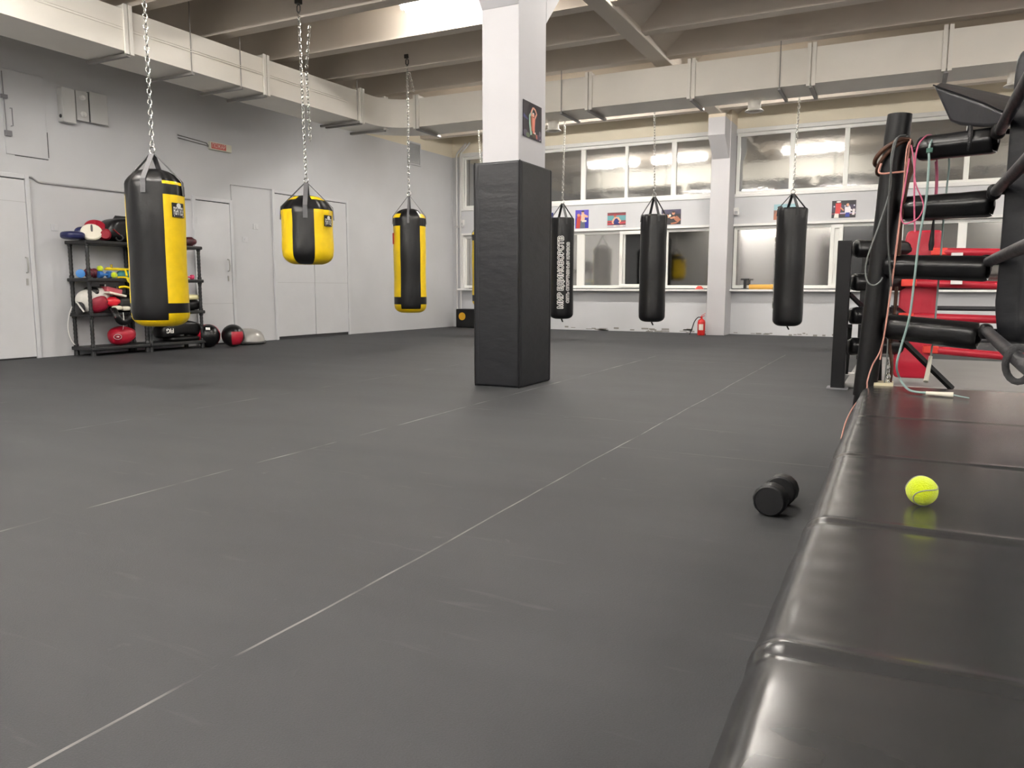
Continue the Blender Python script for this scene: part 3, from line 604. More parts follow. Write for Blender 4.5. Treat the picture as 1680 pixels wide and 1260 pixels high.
# ------------------------------------------------------------------ punching bags
def chain_mesh(w, p0, p1, L=.052, r=.0042, wd=.3):
    p0, p1 = V(p0), V(p1); d = p1-p0; n = max(1, int(d.length/(L*.8))); dn = d.normalized()
    a = dn.cross(V((.3, .9, .1))).normalized(); b = dn.cross(a)
    for i in range(n):
        c = p0+d*((i+.5)/n); s_ = a if i % 2 else b
        w.tube([c+dn*(L/2*math.sin(t))+s_*(L*wd*math.cos(t)) for t in [2*math.pi*k/10 for k in range(10)]], r, 5, closed=True)
def bag(name, label, cat, X, Y, rad, yb, yt, yring, hook, panels=None, yellow_z=(), strapw=.04, group=None, folds=.045, flat_top=False, extra=None, tail=False, loose=None, sa=-4):
    px0 = None; nrm = V((X, Y, 0)).normalized(); axis = V((X, Y, 0))
    pxc = lambda z: 840+FPX*((V((X, Y, z))-CAM).dot(RT))/((V((X, Y, z))-CAM).dot(FW))
    zp = lambda py: on(pxc(1.2), py, nrm, axis).z
    zb, zt, zr = zp(yb), zp(yt), zp(yring); H = zt-zb
    phi = math.atan2(-Y, -X)
    t = thing(name, label, cat, (X, Y, zb), 0, group)
    zs = sorted({zp(y)-zb for y in yellow_z})
    prof = []
    rc = rad*.55                                      # rounded bottom
    for k in range(0, 8):
        a = math.pi/2*k/7; prof.append((rad-rc+rc*math.sin(a) if k else rad*.3, rc*.8*(1-math.cos(a))))
    mid = [rc*.8+(H*.9-rc*.8)*k/14 for k in range(1, 15)]
    mid = sorted([m for m in mid if all(abs(m-z) > .02 for z in zs)]+[z for z in zs if rc*.8+.01 < z < H*.93])
    if not flat_top: mid = [m for m in mid if m < H-.155*rad/.225]
    prof += [(rad*(1+.012*math.sin(m*9)), m) for m in mid]
    q_ = rad/.225
    if flat_top: prof += [(rad*1.0, H*.97), (rad*.985, H*.985), (rad*.93, H*.995), (rad*.82, H*.99), (rad*.45, H-.03), (rad*.1, H-.035)]
    else: prof += [(rad*.998, H-.16*q_), (rad*.99, H-.13*q_), (rad*.95, H-.105*q_), (rad*.85, H-.075*q_), (rad*.7, H-.04*q_), (rad*.5, H-.014), (rad*.3, H), (rad*.1, H-.005)]
    nz = len(prof)
    def mod(a, k, r):
        z = prof[k][1]; top = max(0, (z-(H-(.2 if flat_top else .35)))/(.2 if flat_top else .35))
        return r*(1+folds*top*math.sin(9*a+2*math.sin(3*a))+.006*math.sin(3*a+z*5)+.004*math.sin(11*a-z*23))
    def fn(a, k):
        z = (prof[k][1]+prof[min(k+1, nz-1)][1])/2+zb
        th = math.degrees((a-phi+math.pi) % (2*math.pi)-math.pi)
        return panels(th, z, zp) if panels else 0
    b = MB().lathe(prof, (X, Y, zb), 72, fn=fn, rot=phi, mod=mod).build('bag_body', [M_BLACKFOLD, M_YELLOW] if panels else M_BLACKFOLD, t, smooth=60)
    top = V((X, Y, zr)); M_S = M_GREYWEB if panels else M_WEB
    for k in range(4):
        a = phi+R(sa+90*k) if not flat_top else phi+R(20+90*k)
        e = V((X+rad*(.99 if flat_top else 1.01)*math.cos(a), Y+rad*(.99 if flat_top else 1.01)*math.sin(a), zt-(.02 if flat_top else .1*q_))); e2 = V((X+rad*1.045*math.cos(a), Y+rad*1.045*math.sin(a), zt-(.21*q_ if panels else .12)))
        w = MB(); ta = V((-math.sin(a), math.cos(a), 0)); q = top+V((math.cos(a), math.sin(a), 0))*.018-V((0, 0, .012))
        for p0, p1 in ((q, e), (e, e2)): w.bar(p0, p1, strapw, .006, up=(math.cos(a), math.sin(a), .0001))
        w.build('strap', M_S, t, smooth=0)
    w = MB()
    w.tube([top+V((math.cos(a)*.03, math.sin(a)*.0, math.sin(a)*.03+.02)) for a in [2*math.pi*k/14 for k in range(14)]], .006, 6, closed=True); w.build('hanging_ring', M_CHROME, t)
    w = MB(); hp = on(hook[0], hook[1], nrm, axis) if hook else V((X, Y, ZS)); chain_mesh(w, top+V((0, 0, .045)), hp)
    if loose:
        for (q0, q1) in loose: chain_mesh(w, on(q0[0], q0[1], nrm, axis), on(q1[0], q1[1], nrm, axis))
    w.build('chain', M_CHROME, t)
    w = MB()
    if hp.z < ZS-.02:
        if hook[1] > 130: chain_mesh(w, hp, (hp.x, hp.y, ZS-.01))
        else:
            w.tube([hp+V((.0, 0, .0)), hp+V((.022, 0, .03)), hp+V((.022, 0, .075)), hp+V((0, 0, .1)), hp+V((-.022, 0, .075)), hp+V((-.022, 0, .03)), hp], .007, 6); w.tube([hp+V((0, 0, .1)), (hp.x, hp.y, ZS)], .008, 8); w.box(hp.x-.03, hp.x+.03, hp.y-.03, hp.y+.03, hp.z+.1, hp.z+.15)
    else: w.box(hp.x-.04, hp.x+.04, hp.y-.04, hp.y+.04, ZS-.012, ZS)
    w.build('ceiling_hook', mat('dark hook steel', '4a4845', .5, .6), t)
    if tail:
        w = MB(); w.tube([(X, Y, zb+.005), (X+.01, Y, zb-.02), (X+.03, Y-.01, zb-.05)], .012, 6); w.build('bottom_tie', M_BLACK, t)
    def surf(th, z, off=.004): a = phi+th; r = rad*1.012+off; return V((X+r*math.cos(a), Y+r*math.sin(a), z))
    if extra: extra(t, b, surf, zp, zb, H, rad)
    return t
def curved(w, surf, th0, th1, z0, z1, off0, off1, mi=0, n=8):
    for i in range(n):
        a, c = th0+(th1-th0)*i/n, th0+(th1-th0)*(i+1)/n
        w.hexa([surf(a, z0, off1), surf(c, z0, off1), surf(c, z0, off0), surf(a, z0, off0), surf(a, z1, off1), surf(c, z1, off1), surf(c, z1, off0), surf(a, z1, off0)], mi)
M_PATCH = mat('black label cloth', '17171a', .6); M_PRINT = mat('white print', 'e9e8e4', .6)
def patch(th, ztop, zbot, half):
    def f(t, b, surf, zp, zb, H, rad):
        z1, z0 = zp(ztop), zp(zbot); w = MB(); curved(w, surf, R(th-half), R(th+half), z0, z1, .002, .008); p = w.build('label_patch', M_PATCH, t, smooth=0)
        w = MB(); zc = (z0+z1)/2; wd = 2*R(half)
        put_text(w, 'FIGHTTECH', .06, lambda u, v: surf(R(th)+u/rad, zc-.012+v*1.5, .0095), .0012, fit=rad*wd*.84)
        c = zc+.036; n = 16
        w.poly([surf(R(th)+.024*math.cos(2*math.pi*i/n)/rad, c+.02*math.sin(2*math.pi*i/n), .0092) for i in range(n)])
        w.poly([surf(R(th)+x/rad, z, .0092) for x, z in ((-.05, zc-.045), (.05, zc-.045), (.05, zc-.052), (-.05, zc-.052))])
        w.build('lettering', M_PRINT, p, smooth=0, fix=False)
    return f
def red_label(th, ztop, zbot, half, txt):
    def f(t, b, surf, zp, zb, H, rad):
        z1, z0 = zp(ztop), zp(zbot); w = MB(); curved(w, surf, R(th-half), R(th+half), z0, z1, .002, .008); p = w.build('label_patch', mat('red label cloth', 'c22822', .6), t, smooth=0)
        if not txt: return
        w = MB(); put_text(w, txt, (z1-z0)*.7, lambda u, v: surf(R(th)+u/rad, (z0+z1)/2+v+.01, .0095), .003)
        w.build('lettering', M_PRINT, p, smooth=0, fix=False)
    return f
def pan(cols, top, colb, band0, band1, blockb, topblk):
    # cols: angle ranges that are yellow; heights in photo rows
    def f(th, z, zp):
        yel = any(a <= th < b for a, b in cols)
        if z > zp(topblk[0]): return 0
        if z > zp(topblk[1]): return 1 if yel else 0
        if z > zp(top): return 0
        if z > zp(band0): return 1 if yel else 0
        if z > zp(band1): return 0
        if z > zp(blockb): return 1 if yel else 0
        return 1
    return f
bag('punching_bag', 'long yellow and black punching bag hanging in front of the shelf rack, nearest', 'punching bag', -5.58, 4.48, .225, 535, 279, 251, (236, -14),
    pan([(17, 107), (-180, -75)], 322, 0, 497, 513, 525, (298, 306)), (298, 306, 322, 497, 513, 525), sa=-21, extra=patch(48, 335, 358, 16))
bag('punching_bag', 'short fat yellow and black punching bag before the double doors', 'punching bag', -6.2, 7.02, .288, 434, 322, 299, (490, 22),
    pan([(17, 140), (-140, -33)], 344, 0, 900, 901, 902, (326, 331)), (326, 331, 344), strapw=.05, extra=patch(52, 355, 373, 13), loose=[((503, 112), (508, 42)), ((503, 118), (509, 232))])
bag('punching_bag', 'long yellow and black punching bag with black front panel, hanging under the duct elbow', 'punching bag', -6.42, 9.42, .232, 513, 343, 321, (668, 108),
    pan([(38, 108), (-108, -35)], 372, 0, 487, 499, 506, (353, 360)), (353, 360, 372, 487, 499, 506), strapw=.03, extra=red_label(-78, 383, 401, 9, ''), loose=[((672, 120), (679, 150))])
bag('punching_bag', 'yellow punching bag with red label, half hidden behind the padded pillar', 'punching bag', -6.68, 12.15, .225, 503, 373, 352, (785, 215),
    pan([(-150, 40)], 395, 0, 484, 493, 1200, (379, 385)), (379, 385, 395, 484, 493), strapw=.03, extra=red_label(-18, 401, 417, 22, 'S'))
def lettering(th1, th2):
    def f(t, b, surf, zp, zb, H, rad):
        M_OUT = mat('white print', 'e9e8e4', .6); M_IN = mat('black print', '131315', .6)
        z0, z1, z2, z3 = zp(506), zp(388), zp(497), zp(398)
        for txt, th, a, c, size, bold in (('МИР ЕДИНОБОРСТВ', th1, z0, z1, .118, .011), ('СЕТЬ СПОРТИВНЫХ КЛУБОВ', th2, z2, z3, .066, .0065)):
            for off, m, bd, nm in ((.006, M_OUT, bold, 'lettering_outline'), (.009, M_IN, .0025 if bold > .01 else .0012, 'lettering')):
                w = MB()
                for q in range(12 if m is M_OUT else 1):       # the outline is the letters thickened all round
                    du, dv = (bold*math.cos(q*math.pi/6), bold*math.sin(q*math.pi/6)) if m is M_OUT else (0, 0)
                    put_text(w, txt, size, lambda u, v: surf(R(th)-(v+dv)/rad, (a+c)/2+u+du, off+q*.0001), 0, fit=(c-a)-2*bold)
                w.build(nm, m, b, smooth=0, fix=False)
    return f
GB = 'black punching bags in front of the windows'
bag('punching_bag', 'black punching bag with white lettering running up it, beside the pillar', 'punching bag', -5.17, 12.1, .198, 523, 357, 333, (927, 200), flat_top=True, tail=True, group=GB, folds=.05, extra=lettering(-4, 31))
bag('punching_bag', 'plain black punching bag in front of the open window sash', 'punching bag', -3.58, 12.05, .207, 528, 352, 322, (1074, 186), flat_top=True, tail=True, group=GB, folds=.05)
bag('punching_bag', 'black punching bag right of the wall column, with lettering only on its left edge', 'punching bag', -1.5, 11.95, .208, 535, 341, 317, (1312, 158), flat_top=True, group=GB, folds=.05, extra=lettering(-106, -76), tail=True)

# ------------------------------------------------------------------ shelf racks
OFF = .43
def zo(px, py, off): return PW(px, py, off).z
sF = [wall_s(PZ(*q)) for q in ((154, 585), (243, 578), (248, 577.5), (327, 570.5))]
offF = (PZ(154, 585)-WA).dot(WN); offB = .06
T = [PW(150, y, offF).z for y in (394, 456, 514, 570)]     # tops of the four shelves
def rack(s0, s1, label, m0=.04, m1=.04):
    t = thing('shelf_rack', label, 'shelf', wl((s0+s1)/2, 0, .25), 0, 'plastic shelf racks')
    for z in T:
        w = MB(); w.wbox(s0-m0, s1+m1, z-.045, z, offB-.045, offF+.045)
        w.build('shelf', M_PLASTIC, t, smooth=0, bevel=.012)
    for s_ in (s0, s1):
        for o in (offB, offF):
            pr = []; z = 0
            zz = [0, .05]+[a for a in T]
            prof = [(.032, 0), (.03, .04)]
            z = .05
            while z < T[0]-.02:
                near = any(abs(z-q+.02) < .05 for q in T)
                prof.append(((.029 if near else .021+.0025*(int(z/.025) % 2)), z)); z += .0125
            prof.append((.025, T[0]-.01))
            w = MB(); w.lathe(prof, wl(s_, 0, o), 14); w.build('post', M_PLASTIC, t, smooth=30)
    return t
rack(sF[0], sF[1], 'black plastic shelf rack, the left one, loaded with pads and small weights', m1=.022)
rack(sF[2], sF[3], 'black plastic shelf rack, the right one, mostly hidden behind the nearest bag', m0=.022)
def at(px, z, off): # point on a shelf: photo column at a given height and distance from the wall
    lo, hi = -2., 9.
    for _ in range(50):
        m = (lo+hi)/2; p = wl(m, z, off); q = p-CAM
        if 840+FPX*q.dot(RT)/q.dot(FW) < px: lo = m
        else: hi = m
    return wl((lo+hi)/2, z, off)
WR = Matrix.Rotation(WYAW, 4, 'Z')
tocam = lambda p: (CAM-V(p)).normalized()
RI = 'items on the top shelf'; R2 = 'small weights on the second shelf'; R3 = 'pads on the third shelf'
def frame_mat(d, up=(0, 0, 1)):
    z = V(d).normalized(); x = V(up).cross(z).normalized(); y = z.cross(x)
    return Matrix(((x.x, y.x, z.x, 0), (x.y, y.y, z.y, 0), (x.z, y.z, z.z, 0), (0, 0, 0, 1)))
def disc_pad(name, label, c, axis, r, th, m, strap=None, group=RI):
    t = thing(name, label, 'focus mitt', V(c)-V((0, 0, r*.5)), 0, group); F = frame_mat(axis)
    MB().sell(c, (r, r*.92, th), .45, 1, F, 28).build('pad', m, t)
    if strap:
        w = MB(); w.sell(V(c)+F.to_3x3() @ V((.005, .04, th*.95)), (.012, .05, .02), .6, .6, F, 12); w.build('strap', strap, t)
        w = MB(); w.tube([V(c)+F.to_3x3() @ V((r*.98*math.cos(a), r*.9*math.sin(a), 0)) for a in [2*math.pi*k/24 for k in range(24)]], .006, 6, closed=True); w.build('edge_piping', m, t)
    return t
z = T[0]
c = at(119, z+.05, .3); t = thing('focus_mitt', 'navy blue flat pad overhanging the left end of the top shelf', 'focus mitt', c-V((0, 0, .05)), 0, RI)
MB().sell(c, (.13, .125, .05), .6, .8, WR, 28).build('pad', M_NAVY, t); w = MB(); w.tube([c+WR.to_3x3() @ V((.132*math.cos(a), .127*math.sin(a), .0)) for a in [2*math.pi*k/24 for k in range(24)]], .006, 6, closed=True); w.build('edge_piping', M_NAVY, t)
c = at(136, z+.085, .22); t = thing('focus_mitt', 'dark navy mitt tucked behind the white round pad', 'focus mitt', c-V((0, 0, .08)), 0, RI)
MB().sell(c, (.07, .1, .085), .8, .8, WR).build('pad', M_NAVY, t); MB().sell(c+V((0, 0, .02)), (.075, .03, .06), .7, .7, WR).build('strap', M_WEB, t)
c = at(156, z+.17, .17); disc_pad('focus_mitt', 'red round mitt leaning behind the white round pad on the top shelf', c, tocam(c)+V((0, 0, .8)), .125, .045, M_RED, M_RED)
c = at(150, z+.1, .36); disc_pad('focus_mitt', 'white round mitt with short dark strap at the front of the top shelf', c, tocam(c)+V((0, 0, .55)), .12, .03, M_CREAM, M_GREYWEB)
def glove(name, label, c, M, m, cuff, group, k=1.):
    t = thing(name, label, 'boxing glove', V(c)-V((0, 0, .07*k)), 0, group)
    MB().sell(c, (.1*k, .075*k, .07*k), .8, .8, M, 24, mod=lambda q: V((q.x, q.y, q.z*(1-.25*(q.x > .03)*1)+.02*q.x))).build('mitt', m, t)
    MB().sell(V(c)+M.to_3x3() @ V((-.02*k, .055*k, .02*k)), (.06*k, .03*k, .035*k), .9, .9, M, 16).build('thumb', m, t)
    w = MB(); w.cyl(V(c)+M.to_3x3() @ V((-.08*k, 0, 0)), V(c)+M.to_3x3() @ V((-.15*k, 0, -.005)), .045*k, .05*k, 18); w.build('cuff', cuff, t)
    return t
c = at(171, z+.085, .33); glove('boxing_glove', 'red boxing glove lying right of the white round mitt', c, WR @ Matrix.Rotation(R(150), 4, 'Z'), M_RED, mat('dark red vinyl', '8f1024', .5), RI, 1.05)
c = at(196, z+.055, .36); t = thing('gymnastic_ring', 'dark grey ring lying in front of the black kick shield', 'ring', c-V((0, 0, .05)), 0, RI); F = frame_mat(tocam(c)+V((0, 0, .4)))
w = MB(); w.tube([c+F.to_3x3() @ V((.04*math.cos(a), .04*math.sin(a), 0)) for a in [2*math.pi*k/20 for k in range(20)]], .011, 8, closed=True); w.build('hoop', M_PLASTIC, t)
w = MB(); w.bar(c+V((0, 0, .04)), c+V((0, 0, .1))+WT*(-.08), .025, .006); w.build('strap', mat('red webbing', 'a81a2e', .7), t, smooth=0)
c = at(200, z+.16, .2); t = thing('kick_shield', 'large black kick shield with a top handle lying on the top shelf', 'kick shield', c-V((0, 0, .15)), 0, RI)
MB().sell(c, (.16, .27, .155), .45, .45, WR, 32, mod=lambda q: V((q.x, q.y*(1-.25*max(q.z, 0)/.15)-.02, q.z*(1+.5*q.y)))).build('pad', M_BLACKSHINY, t)
w = MB(); d = WT*.1; w.tube([c+V((0, 0, .13))-d, c+V((0, 0, .165))-d*.8, c+V((0, 0, .165))+d*.8, c+V((0, 0, .13))+d], .014, 8, flat=1.6); w.build('handle', M_WEB, t)
# second shelf ------------------------------------------------
z = T[1]
def dumbbell(name, label, c, d, L, r, m, bm_, group, hexa=False, k=20):
    c, d = V(c), V(d).normalized(); t = thing(name, label, 'dumbbell', c-V((0, 0, r)), 0, group)
    for s_ in (-1, 1):
        w = MB(); a = c+d*(L/2*s_); b = c+d*(L*.2*s_)
        M = rot_to(d*s_); w.lathe([(r*.7, L*.19), (r*.95, L*.21), (r, L*.25), (r, L*.45), (r*.93, L*.49), (r*.8, L*.5), (.001, L*.5)], c, k, axis=d*s_); w.build('weight_head', m, t, smooth=30)
    w = MB(); w.cyl(c-d*(L*.22), c+d*(L*.22), r*.36, n=14); w.build('handle', bm_, t); return t
M_BLUE = mat('blue dumbbell vinyl', '3b7fc4', .4); M_MAROON = mat('maroon rubber', '5e1c2a', .45, bump=.2); M_LIME = mat('tennis felt', 'e0f408', .9, bump=.6, bscale=400, var=.08, vscale=200, sheen=.4); M_TEAL = mat('teal vinyl', '3f8f96', .4); M_PINK = mat('pink vinyl', 'd2456a', .45); M_YTUBE = mat('yellow plastic tube', 'ecd20a', .4)
c = at(132, z+.052, .34); dumbbell('dumbbell', 'light blue dumbbell pointing forward at the left end of the second shelf', c, tocam(c)*V((1, 1, 0)), .18, .052, M_BLUE, M_BLUE, R2)
for px, off, lab in ((146, .28, 'maroon ball behind the rack post, the left of the pair'), (155, .25, 'maroon ball behind the rack post, the right of the pair')):
    c = at(px, z+.062, off); t = tag(MB().sell(c, (.062, .062, .062)).build('weighted_ball', M_MAROON), lab, 'ball', R2)
def tennis(c, label, k=1., group=None):
    r = .0335*k; t = thing('tennis_ball', label, 'tennis ball', V(c)-V((0, 0, r)), 0, group)
    MB().sell(c, (r, r, r), n=40).build('felt', M_LIME, t, smooth=180)
    return t, r
def ball_seam(t, c, r, M, m=None):
    pts = []
    for i in range(64):
        a = 2*math.pi*i/64; A, B = .75, .25; q = V((A*math.cos(a)+B*math.cos(3*a), A*math.sin(a)-B*math.sin(3*a), 2*math.sqrt(A*B)*math.sin(2*a))).normalized()
        pts.append(V(c)+M.to_3x3() @ (q*r*1.0))
    w = MB(); w.tube(pts, r*.045, 6, closed=True); w.build('seam', m or mat('grey ball seam', '9aa08c', .8), t)
c = at(164, z+.12, .3); t, r = tennis(c, 'tennis ball resting on the blue dumbbell on the second shelf', 1.15, R2); ball_seam(t, c, r, Matrix.Rotation(1, 4, 'X'))
c = at(172, z+.045, .33); dumbbell('dumbbell', 'blue dumbbell lying lengthwise under the tennis ball on the second shelf', c, WT, .18, .045, mat('blue vinyl dark', '2f66a8', .4), M_BLUE, R2)
c = at(187, z+.04, .38); t, r = tennis(c, 'tennis ball right of the blue dumbbell on the second shelf', 1.2, R2); ball_seam(t, c, r, Matrix.Rotation(.4, 4, 'Y'))
for px, lab in ((197, 'teal ball on the second shelf, left of its three'), (203, 'teal ball on the second shelf, middle of its three'), (211, 'teal ball on the second shelf, right of its three')):
    c = at(px, z+.05, .24); tag(MB().sell(c, (.045, .045, .05)).build('weighted_ball', M_TEAL), lab, 'ball', R2)
w = MB(); zz = z
tube = lambda a: w.tube(smooth_path(a, 6), .013, 8)
tube([at(172, z+.115, .28), at(190, z+.115, .28), at(204, z+.112, .31), at(207, z+.07, .34), at(208, z+.03, .37)]); tube([at(174, z+.13, .2), at(217, z+.12, .2)])
t = thing('agility_hurdle', 'yellow tube hurdle lying folded on the second shelf', 'hurdle', at(190, z, .3), 0, R2); w.build('frame', M_YTUBE, t)
w = MB(); c = at(183, z+.12, .2); w.cyl(c, c+V((0, 0, .06)), .014, n=10); w.build('peg', mat('ochre tube', 'b9a02a', .5), t)
w = MB(); w.tube(smooth_path([at(193, z+.012, .41), at(204, z+.014, .42), at(213, z-.01, .47), at(217, z-.06, .48), at(212, z-.05, .48), at(208, z+.005, .46)], 6), .012, 8); tag(w.build('resistance_band', M_YTUBE), 'yellow rubber band drooping over the edge of the second shelf', 'band')
w = MB(); w.tube(smooth_path([at(195, z-.115, .4), at(204, z-.105, .42), at(212, z-.12, .43), at(218, z-.125, .43), at(222, T[2]+.015, .4)], 6), .014, 8); tag(w.build('resistance_band', M_YTUBE), 'yellow rubber band sticking out below the second shelf', 'band')
# third shelf -------------------------------------------------
z = T[2]
c = at(153, z+.155, .235); t = thing('body_protector', 'white and red body protector on the third shelf, behind the rack post', 'body protector', c-V((0, 0, .15)), 0, R3)
MB().sell(c, (.14, .2, .155), .75, .7, WR @ Matrix.Rotation(R(14), 4, 'X'), 40, fn=lambda a, h: 0).build('shell', mat('white vinyl', 'ddd9d2', .45, bump=.3, bscale=14), t)
for s_, wdt in ((-.02, .12), ):
    w = MB(); w.sell(c+WN*.055+V((0, 0, -.035)), (.105, .14, .12), .8, .7, WR @ Matrix.Rotation(R(14), 4, 'X'), 32); w.build('red_panel', mat('deep red vinyl', '8e1830', .4, bump=.3), t)
w = MB(); w.sell(c+V((0, 0, .09))-WT*.02, (.13, .06, .085), .7, .8, WR, 24); w.build('shoulder_pad', M_BLACKSHINY, t)
w = MB(); p = at(131, z+.06, .3); w.sell(p, (.06, .05, .08), .8, .8, WR, 16); w.build('side_strap', M_WEB, t); w = MB(); w.bar(at(125, z+.15, .36), at(138, z+.02, .42), .03, .012); w.build('side_strap', mat('white strap', 'd8d6d2', .6), t, smooth=0)
c = at(181, z+.28, .3); t = thing('hand_wrap_box', 'red and white open box lying on top of the pads on the third shelf', 'box', c-V((0, 0, .06)), 0, R3)
w = MB(); F = WR @ Matrix.Rotation(R(-12), 4, 'X')
def lb(w, c, F, x0, x1, y0, y1, z0, z1): M3 = F.to_3x3(); return w.hexa([V(c)+M3 @ V(q) for q in ((x0, y0, z0), (x1, y0, z0), (x1, y1, z0), (x0, y1, z0), (x0, y0, z1), (x1, y0, z1), (x1, y1, z1), (x0, y1, z1))])
lb(w, c, F, -.1, .1, -.11, .1, -.035, .03); w.build('box_body', mat('faded red card', 'b2525c', .6), t, smooth=0, bevel=.006)
w = MB(); lb(w, c, F, .06, .17, -.12, .12, -.06, -.035); w.build('tray', M_CREAM, t, smooth=0, bevel=.004)
w = MB(); lb(w, c, F, -.08, .02, -.1, -.08, .03, .06); lb(w, c, F, -.08, .02, .06, .08, .03, .06); w.build('clip', M_CHROME, t, smooth=0)
c = at(165, z+.28, .2); tag(MB().sell(c, (.1, .14, .05), .6, .7, WR).build('head_guard', M_BLACKSHINY), 'black padded head guard behind the body protector on the third shelf', 'head guard', R3)
c = at(185, z+.14, .36); glove('boxing_glove', 'red glove lying under the open box on the third shelf', c, WR @ Matrix.Rotation(R(80), 4, 'Z'), mat('bright red vinyl', 'cf1a2c', .35), M_BLACKSHINY, R3, .9)
c = at(205, z+.12, .235); tag(MB().sell(c, (.145, .2, .12), .6, .7, WR, mod=lambda q: V((q.x, q.y, q.z-.25*abs(q.x)))).build('gear_bag', M_BLACKFOLD), 'black soft bag at the back of the third shelf', 'bag', R3)
c = at(203, z-.01, .5); t = thing('shin_guard', 'black and white shin guards drooping over the edge of the third shelf', 'shin guard', c-V((0, 0, .12)), 0, R3)
w = MB(); w.tube(smooth_path([at(186, z+.05, .46), at(191, z-.03, .53), at(197, z-.1, .53), at(206, z-.115, .53), at(215, z-.06, .53), at(220, z+.05, .47)], 6), .045, 10, flat=.6); w.build('guard', M_BLACKSHINY, t)
w = MB(); w.sell(at(192, z+.06, .44), (.05, .06, .03), .7, .7, WR); w.sell(at(206, z+.05, .44), (.05, .06, .03), .7, .7, WR); w.build('white_pad', M_CREAM, t)
w = MB(); w.bar(at(187, z+.02, .5), at(191, z-.06, .545), .04, .02); w.build('pink_tab', mat('pink tab', 'c77a80', .6), t, smooth=0); w = MB(); w.bar(at(215, z-.06, .545), at(221, z+.02, .52), .045, .02); w.build('white_tab', M_CREAM, t, smooth=0)
w = MB(); w.tube(smooth_path([at(202, z+.0, .47), at(203, z-.08, .55), at(202, z-.2, .5), at(201, T[3]+.18, .36), at(203, T[3]+.02, .3)], 6), .004, 6); w.build('cord', M_WHITE, t)
z = T[3]
c = at(200, z+.125, .3); t = thing('head_guard', 'shiny red head guard on the bottom shelf of the left rack', 'head guard', c-V((0, 0, .11)), 0, None)
MB().sell(c, (.15, .17, .12), .8, .9, WR @ Matrix.Rotation(R(10), 4, 'X'), 32, mod=lambda q: V((q.x, q.y, q.z*(1-.35*max(0, q.y)/.17)))).build('shell', M_RED, t)
w = MB(); p = c+tocam(c)*.135-WT*.06-V((0, 0, .02)); F = frame_mat(tocam(c)); w.tube([p+F.to_3x3() @ V((.045*math.cos(a), .032*math.sin(a), 0)) for a in [2*math.pi*k/18 for k in range(18)]], .004, 6, closed=True); w.sell(p+V((0, 0, .0)), (.02, .01, .008), 1, 1, F, 12); w.build('emblem', mat('silver print', 'b9a6a6', .5), t)
w = MB(); w.tube(smooth_path([PW(118, 503, .12), PW(113, 520, .1), PW(111.5, 538, .1), PW(116, 556, .12), PW(123, 566, .14)], 8), .006, 8); tag(w.build('loose_cable', M_WHITE), 'white cable bulging out past the left end of the shelf rack', 'cable')
# right rack --------------------------------------------------
z = T[0]; c = at(311, z+.065, .33); glove('boxing_glove', 'black glove with dark red trim on top of the right rack', c, WR @ Matrix.Rotation(R(70), 4, 'Z'), mat('black and maroon vinyl', '1c1718', .4, col2='5a1c26', vscale=14, bump=.3), M_BLACKSHINY, None, .95)
z = T[1]; c = at(309, z+.032, .36); dumbbell('dumbbell', 'pink dumbbell at the right end of the second shelf', c, WT+WN*.3, .15, .033, M_PINK, M_PINK, None)
z = T[2]; c = at(308, z+.075, .235); tag(MB().sell(c, (.15, .16, .075), .6, .7, WR).build('gear_bag', M_BLACKFOLD), 'black folded bag on the third shelf of the right rack', 'bag')
c = at(309, z+.185, .28); tag(MB().sell(c, (.12, .13, .04), .5, .6, WR).build('folded_pad', mat('pale yellow vinyl', 'e0d9a8', .5, bump=.3)), 'pale yellow folded pad lying on the black folded bag', 'pad')
z = T[3]; c = at(294, z+.165, .235); t = thing('kick_shield', 'black curved kick shield with upside down white lettering on the bottom shelf', 'kick shield', c-V((0, 0, .1)))
MB().sell(c, (.15, .36, .1), .45, .5, WR, 36, mod=lambda q: V((q.x, q.y, q.z+.05*math.cos(q.y*5)-.03))).build('pad', M_BLACKFOLD, t)
w = MB(); put_text(w, 'FIG', .085, lambda u, v: c+WN*.15+WT*(-.265-u)+V((0, 0, -.01-v)), .002); w.build('lettering', M_PRINT, t, smooth=0)
c = at(302, z+.032, .25); tag(MB().sell(c, (.145, .3, .03), .6, .6, WR).build('folded_pad', M_BLACK), 'thin black pad lying under the lettered kick shield', 'pad')
# balls on the floor --------------------------------------------
def medball(c, r, label, fn, tagpt=None):
    t = thing('medicine_ball', label, 'medicine ball', V(c)-V((0, 0, r)), 0, 'medicine balls'); a0 = math.atan2(-c[1], -c[0])
    MB().sell(c, (r, r, r), n=48, M=Matrix.Rotation(a0, 4, 'Z'), fn=fn).build('cover', [M_BLACKSHINY, M_RED], t, smooth=180)
    if tagpt:
        F = frame_mat(tagpt); w = MB(); p = V(c)+V(tagpt).normalized()*(r+.001); w.hexa([p+F.to_3x3() @ V(q) for q in ((-.03, -.02, -.004), (.03, -.02, -.004), (.03, .02, -.004), (-.03, .02, -.004), (-.03, -.02, .003), (.03, -.02, .003), (.03, .02, .003), (-.03, .02, .003))]); w.build('label', M_WHITE, t, smooth=0)
dg = lambda a: math.degrees((a+math.pi) % (2*math.pi)-math.pi)
p = PZ(340, 569.5); c = p+V((.03, .0, .168)); medball(c, .168, 'black medicine ball with red stripe beside the rack post', lambda a, h: 1 if -62 < dg(a) < -34 or 70 < dg(a) < 120 else 0, tocam(c)+V((0, 0, .75)))
p = PZ(383, 568.5); c = p+V((0, 0, .163)); medball(c, .163, 'black medicine ball with red square panel by the silver half ball', lambda a, h: 1 if -8 < dg(a) < 62 and -.62 < h < .28 else 0)
